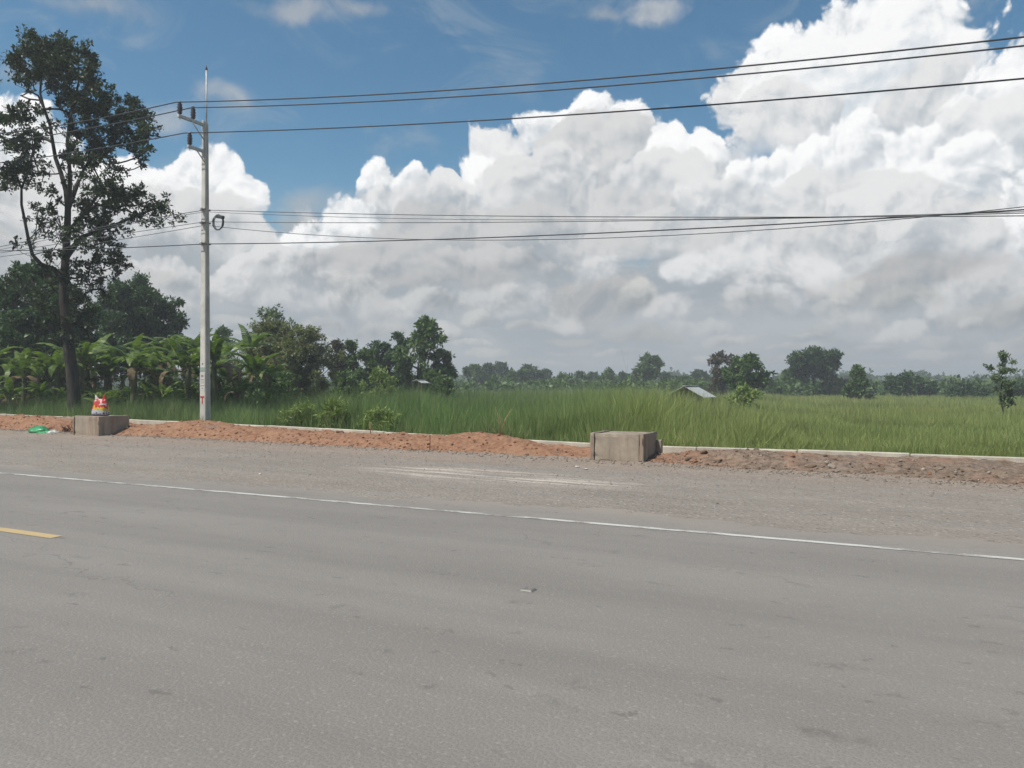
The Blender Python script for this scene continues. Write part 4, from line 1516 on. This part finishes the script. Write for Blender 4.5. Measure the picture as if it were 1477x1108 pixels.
    for px, py, rr in cl:
        rr *= 1.2
        dd = rng.normal() * 1.2
        r = rr * D0 / FPX
        c_ = P_(px, py, dd)
        # each clump is itself a handful of sprays, so the outline stays ragged
        k_ = max(3, int(rr / 3.0))
        for _ in range(k_):
            d = rng.normal(size=3)
            d /= np.linalg.norm(d)
            cc = c_ + d * r * rng.uniform(.35, .85) * np.array([1, 1.3, .85])
            rs = r * rng.uniform(.28, .46)
            clumps.append((cc, (rs, rs, rs * .75)))
    order = sorted(clumps, key=lambda q: np.min(np.linalg.norm(np.array(sk.p) - q[0], axis=1)))
    zmin = P_(0, 505)[2]
    for c_, rr in order:
        sk.reach(c_, rng, min_z=zmin)
    return tree_thing('tall_tree', base, sk, clumps, .145, 400, M['leaf_dark'], M['bark'], rng, 'tall open-crowned tree with crooked dark limbs behind the pole', .31, rosette=6, wl=.46, tip=.009, shell=.15)


build_big_tree()


def auto_tree(name, px, top, bot, hw, depth, leafmat, label, shape='round', leaf=.22, dens=95, seed=1, trunk_r=.14, group=None, bark='bark', nclump=None, lumps=.30, cat='tree', gap=0.0, trunk_to=None, tip=.012, wl=.5, flat=1.0):
    """a tree standing in the field: crown outline given by centre, top, foot and half width in photograph pixels at its distance"""
    rng = np.random.default_rng(seed)
    k_ = depth / FPX
    base = ground_at(px, depth)
    ztop_ = CAM_H + (CY - top) * k_
    zbot = max(base[2] + .15, CAM_H + (CY - bot) * k_)
    W_ = hw * k_
    Hc = ztop_ - zbot
    nclump = nclump or int(np.clip(26 * (Hc / max(W_, .3)) ** .5, 16, 60))
    clumps = []
    tries = 0
    while len(clumps) < nclump and tries < 4000:
        tries += 1
        t = rng.random()
        a_ = rng.uniform(0, 2 * np.pi)
        if shape == 'round':
            env = np.sqrt(max(0.02, 1 - (2 * t - 1) ** 2))
            env = max(env, .55 if t < .4 else 0)
        elif shape == 'cone':
            env = (1 - t) ** .8 * .95 + .08
        elif shape == 'umbrella':
            env = (.45 + .55 * t ** .7) * (1 if t < .75 else np.sqrt(max(0.02, 1 - ((t - .75) / .25) ** 2)) * .9 + .1)
        elif shape == 'column':
            env = .75 + .25 * math.sin(t * 9 + seed)
            env *= 1 if t < .85 else (1 - t) / .15 * .8 + .2
        else:                                   # bush: widest at the foot
            env = np.sqrt(max(0.02, 1 - t * t))
        rad = env * (rng.random() ** .45)
        wob = 1 + .30 * math.sin(2.3 * a_ + seed) * rng.random() + .18 * rng.normal()
        c_ = np.array([base[0] + math.cos(a_) * rad * W_ * wob * (1 - lumps * .35), base[1] + math.sin(a_) * rad * W_ * wob * (1 - lumps * .35), zbot + Hc * (t * .88 + .06)])
        if gap and rng.random() < gap:
            continue
        r = W_ * lumps * rng.uniform(.55, 1.15)
        clumps.append((c_, (r, r, r * .72 * flat)))
    sk = Skeleton(base - np.array([0, 0, .15]))
    zt = trunk_to if trunk_to is not None else zbot + Hc * .55
    hh = zt - base[2]
    lean = rng.normal(size=2) * .05 * hh
    sk.path([base + np.array([lean[0] * f + .04 * hh * math.sin(5 * f + seed), lean[1] * f, hh * f]) for f in (.12, .28, .45, .6, .75, .88, 1.0)], 0)
    for c_, rr in sorted(clumps, key=lambda q: np.linalg.norm(q[0] - sk.p[-1])):
        sk.reach(c_, rng, min_z=base[2] + .35 * min(hh, zbot - base[2] + .3), bend=.12)
    # break the clumps into sprays
    sprays = []
    for c_, rr in clumps:
        for _ in range(5):
            d = rng.normal(size=3)
            d /= np.linalg.norm(d)
            q = rr[0] * rng.uniform(.38, .62)
            sprays.append((c_ + d * np.array(rr) * rng.uniform(.4, .95), (q, q, q * .8)))
    return tree_thing(name, base, sk, sprays, leaf, dens * 1.55, leafmat, M[bark], rng, label, trunk_r, group, cat, 5, wl, tip, shell=.3)


def build_trees():
    T = auto_tree
    # left: dense dark trees over the bananas
    T('dense_tree', 52, 380, 560, 76, 40, M['leaf_deep'], 'dense dark evergreen behind the trunk of the tall tree', 'round', .22, 150, 21, .2, nclump=150, lumps=.26)
    T('dense_tree', 195, 404, 540, 70, 52, M['leaf_deep'], 'rounded dark green tree above the bananas beside the pole', 'round', .24, 130, 22, .22, nclump=130, lumps=.25)
    T('edge_tree', -46, 42, 300, 52, 27, M['leaf_green'], 'tree whose leafy branch reaches in beside the tall tree', 'round', .2, 70, 23, .2, nclump=60)
    T('small_tree', 321, 470, 540, 13, 72, M['leaf_green'], 'small narrow tree just beyond the pole', 'round', .3, 80, 24, .09)
    T('feathery_tree', 388, 442, 540, 36, 58, M['leaf_pale'], 'pale feathery tree crown above the olive thicket', 'round', .22, 44, 25, .12, nclump=56, gap=.1)
    T('olive_tree', 394, 458, 600, 52, 49, M['leaf_olive'], 'dusty olive bushy tree right of the pole', 'round', .14, 190, 26, .16, nclump=170, lumps=.20)
    T('olive_tree', 436, 468, 600, 52, 47, M['leaf_olive'], 'dusty olive bushy tree with a hanging dark skirt beside the thin grey tree', 'round', .14, 190, 27, .16, nclump=170, lumps=.20)
    T('thin_tree', 486, 487, 556, 15, 58, M['leaf_russet'], 'thin greyish tree with pale bare twigs', 'column', .22, 36, 28, .09, bark='pale_bark', gap=.2)
    T('slim_tree', 505, 488, 590, 19, 60, M['leaf_green'], 'slim dark tree beside the thin grey tree', 'column', .26, 110, 29, .1)
    T('slim_tree', 528, 503, 590, 22, 57, M['leaf_green'], 'low leafy tree between the slim tree and the dark pair', 'round', .26, 110, 30, .1)
    T('dark_tree', 545, 485, 590, 24, 66, M['leaf_deep'], 'dark rounded tree, lower of the pair by the tall large-leaved tree', 'round', .3, 120, 31, .12, nclump=50)
    T('dark_tree', 575, 477, 590, 24, 68, M['leaf_deep'], 'dark upright tree, taller of the pair by the tall large-leaved tree', 'column', .3, 120, 32, .12, nclump=50)
    T('large_leaved_tree', 612, 459, 580, 40, 62, M['leaf_green'], 'tall large-leaved tree standing out above the tree row', 'round', .36, 66, 33, .16, nclump=80, gap=.05, bark='pale_bark', lumps=.24)
    T('slim_tree', 640, 500, 575, 18, 64, M['leaf_green'], 'small leaning tree at the right foot of the tall large-leaved tree', 'round', .3, 90, 34, .09)
    T('thicket_bush', 548, 532, 590, 32, 44, M['leaf_weed'], 'yellow-green bush in front of the dark pair of trees', 'bush', .2, 90, 35, .06, cat='bush')
    T('thicket_bush', 500, 536, 590, 28, 46, M['leaf_green'], 'dark green bush at the foot of the slim tree', 'bush', .2, 90, 37, .06, cat='bush')
    T('thicket_bush', 640, 543, 590, 28, 56, M['leaf_green'], 'low dark bush beside the tiny shelter', 'bush', .24, 100, 36, .06, cat='bush')
    # beyond the field, one by one
    row = [(684, 530, 18), (704, 527, 16), (722, 521, 19), (745, 532, 15), (763, 529, 16), (788, 535, 12), (812, 543, 16), (838, 541, 14), (856, 539, 14), (879, 534, 12), (900, 540, 14), (960, 541, 14), (985, 545, 12), (1008, 538, 16)]
    ORD = ['first', 'second', 'third', 'fourth', 'fifth', 'sixth', 'seventh', 'eighth', 'ninth', 'tenth', 'eleventh', 'twelfth', 'thirteenth', 'fourteenth']
    for k, (px, top, hw) in enumerate(row):
        T('field_edge_tree', px, top, 575, hw, 150 + 12 * (k % 3), M['leaf_deep'] if k % 3 else M['leaf_green'], ORD[k] + ' blue-green tree of the far row counted from the tall large-leaved tree', 'round', .75, 84, 60 + k, .2,
          group='trees along the far edge of the field', nclump=22, tip=.03)
    T('round_headed_tree', 932, 511, 548, 21, 140, M['leaf_green'], 'lone open round-headed tree above the far row', 'round', .62, 60, 81, .2, nclump=26, gap=.15, trunk_to=4.2, tip=.03)
    T('russet_tree', 1038, 507, 575, 18, 88, M['leaf_russet'], 'sparse greyish-brown tree behind the tin-roofed hut', 'column', .36, 66, 82, .12, gap=.15, bark='pale_bark')
    T('field_tree', 1079, 510, 590, 31, 74, M['leaf_green'], 'rounded green tree standing in the field right of the hut', 'round', .36, 105, 83, .15, nclump=44)
    T('field_bush', 1074, 560, 600, 28, 48, M['leaf_weed'], 'low leafy bush in front of the rounded field tree', 'bush', .22, 90, 84, .05, cat='bush')
    T('umbrella_tree', 1172, 508, 541, 46, 112, M['leaf_deep'], 'flat-topped spreading tree on the far side of the field', 'umbrella', .42, 60, 85, .24, nclump=50, trunk_to=2.6, tip=.035, flat=.7, lumps=.24)
    T('thicket_bush', 1140, 540, 562, 26, 116, M['leaf_green'], 'low thicket under the flat-topped tree', 'bush', .5, 90, 86, .1, cat='bush')
    T('thicket_bush', 1205, 545, 566, 26, 112, M['leaf_olive'], 'olive scrub between the flat-topped tree and the pointed tree', 'bush', .5, 90, 87, .1, cat='bush')
    T('pointed_tree', 1238, 528, 590, 20, 84, M['leaf_green'], 'small pointed tree in the right field', 'cone', .36, 100, 88, .1)
    T('bushy_tree', 1311, 540, 590, 28, 104, M['leaf_deep'], 'broad low bushy tree right of the pointed tree', 'bush', .45, 100, 89, .14)
    T('young_tree', 1447, 507, 590, 24, 42, M['leaf_pale'], 'sparse young tree standing alone in the right field', 'column', .15, 24, 90, .05, nclump=34, gap=.2, bark='bark', lumps=.24)
    T('thicket_bush', 1395, 556, 574, 26, 96, M['leaf_deep'], 'dark scrub behind the sparse young tree', 'bush', .4, 90, 91, .1, cat='bush')
    T('thicket_bush', 1478, 553, 574, 22, 90, M['leaf_deep'], 'dark scrub at the right end of the far field', 'bush', .4, 90, 92, .1, cat='bush')

    # the wood on the skyline: one mass
    rng = np.random.default_rng(99)
    cl = []
    for _ in range(900):
        px = rng.uniform(-300, 1800)
        d = rng.uniform(260, 620)
        x = (px - CX) / FPX * d
        hh = rng.uniform(2.4, 4.8) * (1 + .35 * math.sin(px * .021) + .2 * math.sin(px * .063))
        if px < 620:
            hh *= 1.25
        for _k in range(3):
            r = rng.uniform(1.4, 2.8)
            cl.append((np.array([x + rng.normal() * 3, d + rng.normal() * 3, max(.2, hh * rng.uniform(.1, .85))]), (r * 1.3, r * 1.3, r)))
    V, F, tone = foliage(cl, 1.5, 5.2, rng, 5, shell=.4, wl=.7)
    link('far_wood', mesh_np('far_wood', V, F, False, {'tone': tone}), M['leaf_deep'], kind='stuff', label='dark far-off wood along the horizon', cat='wood')
    # scrub that closes the field
    cl = []
    for _ in range(620):
        px = rng.uniform(380, 1700)
        d = rng.uniform(108, 190)
        x = (px - CX) / FPX * d
        r = rng.uniform(.6, 1.3)
        cl.append((np.array([x, d, rng.uniform(.2, 1.4)]), (r * 1.6, r * 1.6, r)))
    V, F, tone = foliage(cl, .7, 13, rng, 5, shell=.4, wl=.6)
    link('field_scrub', mesh_np('field_scrub', V, F, False, {'tone': tone}), M['leaf_green'], kind='stuff', label='low scrub along the far side of the field', cat='scrub')


build_trees()


# ---- bananas: every leaf its own piece
def banana_leaf_mesh(seed, length, width, droop, torn):
    rng = np.random.default_rng(seed)
    ns = 16
    V, F, tone = [], [], []
    up0 = 1.0
    pos = np.array([0.0, 0, 0])
    ang = R(62)
    dl = length / ns
    mids = []
    for i_ in range(ns + 1):
        f = i_ / ns
        mids.append((pos.copy(), ang))
        pos = pos + dl * np.array([math.cos(ang), 0, math.sin(ang)])
        ang -= droop * (0.4 + 1.3 * f) / ns
    for sgn in (-1, 1):
        for i_ in range(ns):
            f0, f1 = i_ / ns, (i_ + 1) / ns
            w0 = width * .5 * math.sin(math.pi * min(1, .10 + .9 * f0) ** .75) ** .7 if f0 > .1 else width * .03
            w1 = width * .5 * math.sin(math.pi * min(.999, .10 + .9 * f1) ** .75) ** .7 if f1 > .1 else width * .03
            p0, a0 = mids[i_]
            p1, a1 = mids[i_ + 1]
            hang = rng.uniform(.05, .35) if torn else .15
            gap = (rng.uniform(.0, .18) if torn and rng.random() < .6 else 0) * dl
            q1 = p1 - gap * np.array([math.cos(a1), 0, math.sin(a1)])
            b = len(V)
            n0 = np.array([-math.sin(a0), 0, math.cos(a0)])
            V += [p0, q1, q1 + np.array([.03, sgn * w1, 0]) - n0 * w1 * hang, p0 + np.array([.03, sgn * w0, 0]) - n0 * w0 * hang]
            F.append([b, b + 1, b + 2, b + 3])
            t = .5 + .25 * rng.normal()
            tone += [t * 1.15, t * 1.15, t, t]
    me = mesh_np('leaf', np.array(V), np.array(F), False, {'tone': np.clip(np.array(tone), 0, 1)})
    return me


def build_bananas():
    rnd = random.Random(17)
    kinds = [banana_leaf_mesh(k, L_, w, dr, True) for k, (L_, w, dr) in enumerate(((1.9, .50, R(95)), (2.1, .52, R(75)), (1.7, .46, R(120)), (1.5, .42, R(60)), (2.0, .50, R(140))))]
    dead = banana_leaf_mesh(40, 1.4, .30, R(190), True)
    for k_ in kinds:
        k_.materials.append(M['banana'])
    dead.materials.append(M['banana_dead'])
    stems = []
    for q in range(3):
        mb = MB()
        mb.tube([(0, 0, -.1), (.01, 0, .5), (.02 * q, .01, 1.0), (.03 * q, .02, 1.35)], [.12, .105, .085, .06], 9)
        me = mb.mesh('pseudostem')
        me.materials.append(M['banana_stem'])
        stems.append(me)
    spots = []
    for k in range(17):                         # front row, then a taller row behind it
        spots.append((-20 + 25.5 * k + rnd.uniform(-9, 9), rnd.uniform(34, 38), rnd.uniform(1.15, 1.5)))
    for k in range(15):
        spots.append((-10 + 28 * k + rnd.uniform(-10, 10), rnd.uniform(40, 45), rnd.uniform(1.5, 1.85)))
    for k in range(20):                         # suckers at their feet
        spots.append((-20 + 21 * k + rnd.uniform(-9, 9), rnd.uniform(33, 36.5), rnd.uniform(.55, .85)))
    for px, d, sc in spots:
        small = .8 if px > 372 else 1.0
        g = ground_at(px, d)
        root = thing('banana_plant', tuple(g), rnd.uniform(0, 6.28), label=('young banana sucker low at the front of the grove' if sc < .9 else 'tall banana plant standing up at the back of the grove' if d > 39 else 'banana plant with torn arching leaves in the front row of the grove'), cat='banana plant', group=('banana suckers' if sc < .9 else 'tall banana plants' if d > 39 else 'front row banana plants'))
        sc *= small
        hz = rnd.uniform(1.25, 1.75) * sc
        link('pseudostem', rnd.choice(stems), None, root, scale=(sc, sc, hz))
        n_ = rnd.randint(9, 12)
        for q in range(n_):
            a_ = q * 2.4 + rnd.uniform(-.3, .3)
            tilt = rnd.uniform(-.45, .25) + .6 * (q / n_ - .5)
            link('leaf', rnd.choice(kinds), None, root, (.04 * math.cos(a_), .04 * math.sin(a_), 1.30 * hz - .04 * q), (rnd.uniform(-.2, .2), -tilt, a_), (sc * rnd.uniform(.55, .82),) * 3)
        for q in range(rnd.randint(1, 3)):
            link('dead_leaf', dead, None, root, (0, 0, 1.05 * hz), (0, .5, rnd.uniform(0, 6.28)), (sc,) * 3)


build_bananas()


def build_undergrowth():
    rng = np.random.default_rng(44)
    cl = []
    for _ in range(300):
        px = rng.uniform(-60, 420)
        d = rng.uniform(36, 48)
        g = ground_at(px, d)
        r = rng.uniform(.3, .6)
        cl.append((g + np.array([0, 0, rng.uniform(.2, 2.2)]), (r * 1.3, r * 1.3, r)))
    V, F, tone = foliage(cl, .22, 60, rng, 5, shell=.3)
    link('undergrowth', mesh_np('undergrowth', V, F, False, {'tone': tone}), M['leaf_green'], kind='stuff', label='tangled dark undergrowth between the banana stems', cat='undergrowth')


build_undergrowth()


# ---- grass
def build_grass():
    rng = np.random.default_rng(3)

    def region(count, px0, px1, d0, d1, power, seed_h):
        px = rng.uniform(px0, px1, count)
        u = rng.random(count)
        e = 1 - power
        d = (d0 ** e + u * (d1 ** e - d0 ** e)) ** (1 / e)
        x = (px - CX) / FPX * d
        n = x * NN.x + d * NN.y
        ok = n > WALL_N + .22
        return px[ok], x[ok], d[ok], n[ok]
    sets = [region(900000, -60, 1540, 13.5, 120, 1.75, 0)]
    px = np.concatenate([q[0] for q in sets])
    x = np.concatenate([q[1] for q in sets])
    y = np.concatenate([q[2] for q in sets])
    n = np.concatenate([q[3] for q in sets])
    # bare gaps so that tussocks read
    tuss = fbm(x * .9, y * .9, 3, 61)
    keep = rng.random(len(px)) < np.clip(.35 + 1.9 * (tuss - .30), .15, 1)
    px, x, y, n, tuss = (q[keep] for q in (px, x, y, n, tuss))
    N_ = len(px)
    k = (px - CX) / FPX
    tall = 1 - sstep(k, .14, .40)                                     # 1 = tall reeds on the left, 0 = meadow on the right
    H = .56 + .78 * tall + .46 * np.exp(-((k - .225) / .055) ** 4 - ((y - 40.5) / 3.4) ** 2)
    H *= .42 + 1.16 * fbm(x * .22, y * .22, 4, 71)
    H *= .72 + .56 * fbm(x * 1.3, y * 1.3, 3, 73)
    H *= .75 + .6 * (tuss - .3)
    H = H * (.55 + .45 * sstep(n, WALL_N + .2, WALL_N + 2.2)) * rng.uniform(.45, 1.12, N_)
    spike = rng.random(N_) < .03
    H = np.where(spike, H * 1.45, H)
    z0 = field_z(x, y)
    verge = (n < WALL_N + 1.6)
    s = x * AL.x + y * AL.y
    z0 = np.where(verge, np.maximum(z0, (ztop(s) - .10) * (1 - sstep(n, WALL_N + .15, WALL_N + 1.4)) - .30), z0)
    wdt = np.maximum(.009, y * .00042) * rng.uniform(.7, 1.5, N_)
    wdt = np.where(spike, wdt * .6, wdt)
    a_ = rng.uniform(0, 2 * np.pi, N_)
    lean = rng.uniform(.05, .55, N_) ** 1.2 * H * (.7 + 1.1 * fbm(x * .4, y * .4, 3, 91))
    dx, dy = np.cos(a_) * lean, np.sin(a_) * lean
    b_ = rng.normal(0, .7, N_)
    sx, sy = np.cos(b_), np.sin(b_)
    near = y < 30
    q = np.where(near)[0]
    Vn = np.empty((len(q), 5, 3), np.float32)
    for c_i, (fx, sd, hz) in enumerate(((0, -.5, None), (0, .5, None), (.35, .45, .6), (.35, -.45, .6), (1, 0, 1))):
        zz = z0[q] - .03 if hz is None else z0[q] + H[q] * hz * (np.where(lean[q] > .4 * H[q], .9, 1) if hz == 1 else 1)
        Vn[:, c_i] = np.stack([x[q] + dx[q] * fx + sx[q] * wdt[q] * sd, y[q] + dy[q] * fx + sy[q] * wdt[q] * sd, zz], 1)
    tri = np.array([[0, 1, 2], [0, 2, 3], [3, 2, 4]])
    Fn = (tri[None] + (np.arange(len(q)) * 5)[:, None, None]).reshape(-1, 3)
    p = np.where(~near)[0]
    Vf = np.empty((len(p), 3, 3), np.float32)
    for c_i, (fx, sd, up) in enumerate(((0, -.6, 0), (0, .6, 0), (1, 0, 1))):
        Vf[:, c_i] = np.stack([x[p] + dx[p] * fx + sx[p] * wdt[p] * sd, y[p] + dy[p] * fx + sy[p] * wdt[p] * sd, z0[p] - .03 * (1 - up) + H[p] * up], 1)
    Ff = np.arange(len(p) * 3).reshape(-1, 3) + len(q) * 5
    V = np.concatenate([Vn.reshape(-1, 3), Vf.reshape(-1, 3)])
    F = np.concatenate([Fn, Ff])
    # kinds of grass: deep green reeds on the left, yellow-green meadow on the right, some straw
    deep = np.array([.138, .222, .066])
    mid = np.array([.196, .272, .086])
    yel = np.array([.300, .338, .108])
    straw = np.array([.36, .30, .15])
    pat = fbm(x * .13 + 40, y * .10, 4, 81, .62)
    t = np.clip((1 - sstep(-k, -.28, .12)) * .72 + .10 + .95 * (pat - .45) + .12 * rng.normal(size=N_), 0, 1)[:, None]
    c_ = np.where(t < .5, deep + (mid - deep) * (t * 2), mid + (yel - mid) * (t * 2 - 1))
    sw = (rng.random(N_) < .025 + .10 * sstep(pat, .56, .70) + .10 * (n < WALL_N + .7) * (k > -.15))[:, None]
    c_ = np.where(sw, straw * rng.uniform(.6, 1.05, (N_, 1)), c_ * rng.uniform(.72, 1.28, (N_, 1)) * (.70 + .6 * fbm(x * .35, y * .16, 4, 95))[:, None])
    col = np.concatenate([np.repeat(c_[q], 5, axis=0), np.repeat(c_[p], 3, axis=0)])
    print('grass blades', N_)
    link('field_grass', mesh_np('field_grass', V, F, False, {'col': col}), M['grass'], kind='stuff', label='tall green and yellowish grass filling the field', cat='grass')


build_grass()


# ---- weeds by the wall, dry stalks
def build_weeds():
    for k, (px, top, foot, hw, d, lab) in enumerate(((438, 584, 616, 30, 22.2, 'broad leafy weed beside the drain wall right of the pole'), (482, 580, 618, 24, 21.8, 'leafy weed against the drain wall with yellowish tips'),
                                                     (548, 588, 622, 30, 21.2, 'grey-green bushy weed behind the pale drain wall'))):
        auto_tree('weed_clump', px, top, foot + 14, hw, d, M['leaf_weed'], lab, 'bush', .20, 40, 120 + k, .012, cat='weed', nclump=22, tip=.003, wl=.13, lumps=.24)
    rnd = random.Random(2)
    for px, py, n, hgt, lab in ((722, 628, 16.35, .62, 'bleached dry stalks sticking up on the soil bank'), (534, 622, 16.3, .30, 'small tuft of dry stalks on the soil bank')):
        s, z = on_n(px, py, n)
        zg = float(bank_z(np.array([s]), np.array([n]))[0])
        root = thing('dry_stalks', rp(s, n, zg), TH, label=lab, cat='dry plant')
        for k in range(7):
            a_ = rnd.uniform(-.9, .9)
            h_ = hgt * rnd.uniform(.5, 1.1)
            MB().tube([(rnd.uniform(-.05, .05), rnd.uniform(-.04, .04), -.05), (a_ * h_ * .25, rnd.uniform(-.05, .05), h_ * .6), (a_ * h_ * .6, rnd.uniform(-.1, .1), h_)], [.006, .005, .002], 5).build('stalk', M['dry'], root)


build_weeds()

# ================================================================== haze
HAZE = 0.0015


def build_haze():
    mb = MB()
    mb.box((0, 300, 8.6), (5000, 4000, 20.8))
    m = bpy.data.materials.new('haze')
    m.use_nodes = True
    t = m.node_tree
    t.nodes.clear()
    o = t.nodes.new('ShaderNodeOutputMaterial')
    v = t.nodes.new('ShaderNodeVolumePrincipled')
    v.inputs['Color'].default_value = (.90, .94, .97, 1)
    v.inputs['Density'].default_value = HAZE
    v.inputs['Anisotropy'].default_value = 0.2
    t.links.new(v.outputs[0], o.inputs['Volume'])
    mb.build('haze', m, kind='stuff', label='thin pale haze over the field', cat='haze')


if HAZE > 0:
    build_haze()
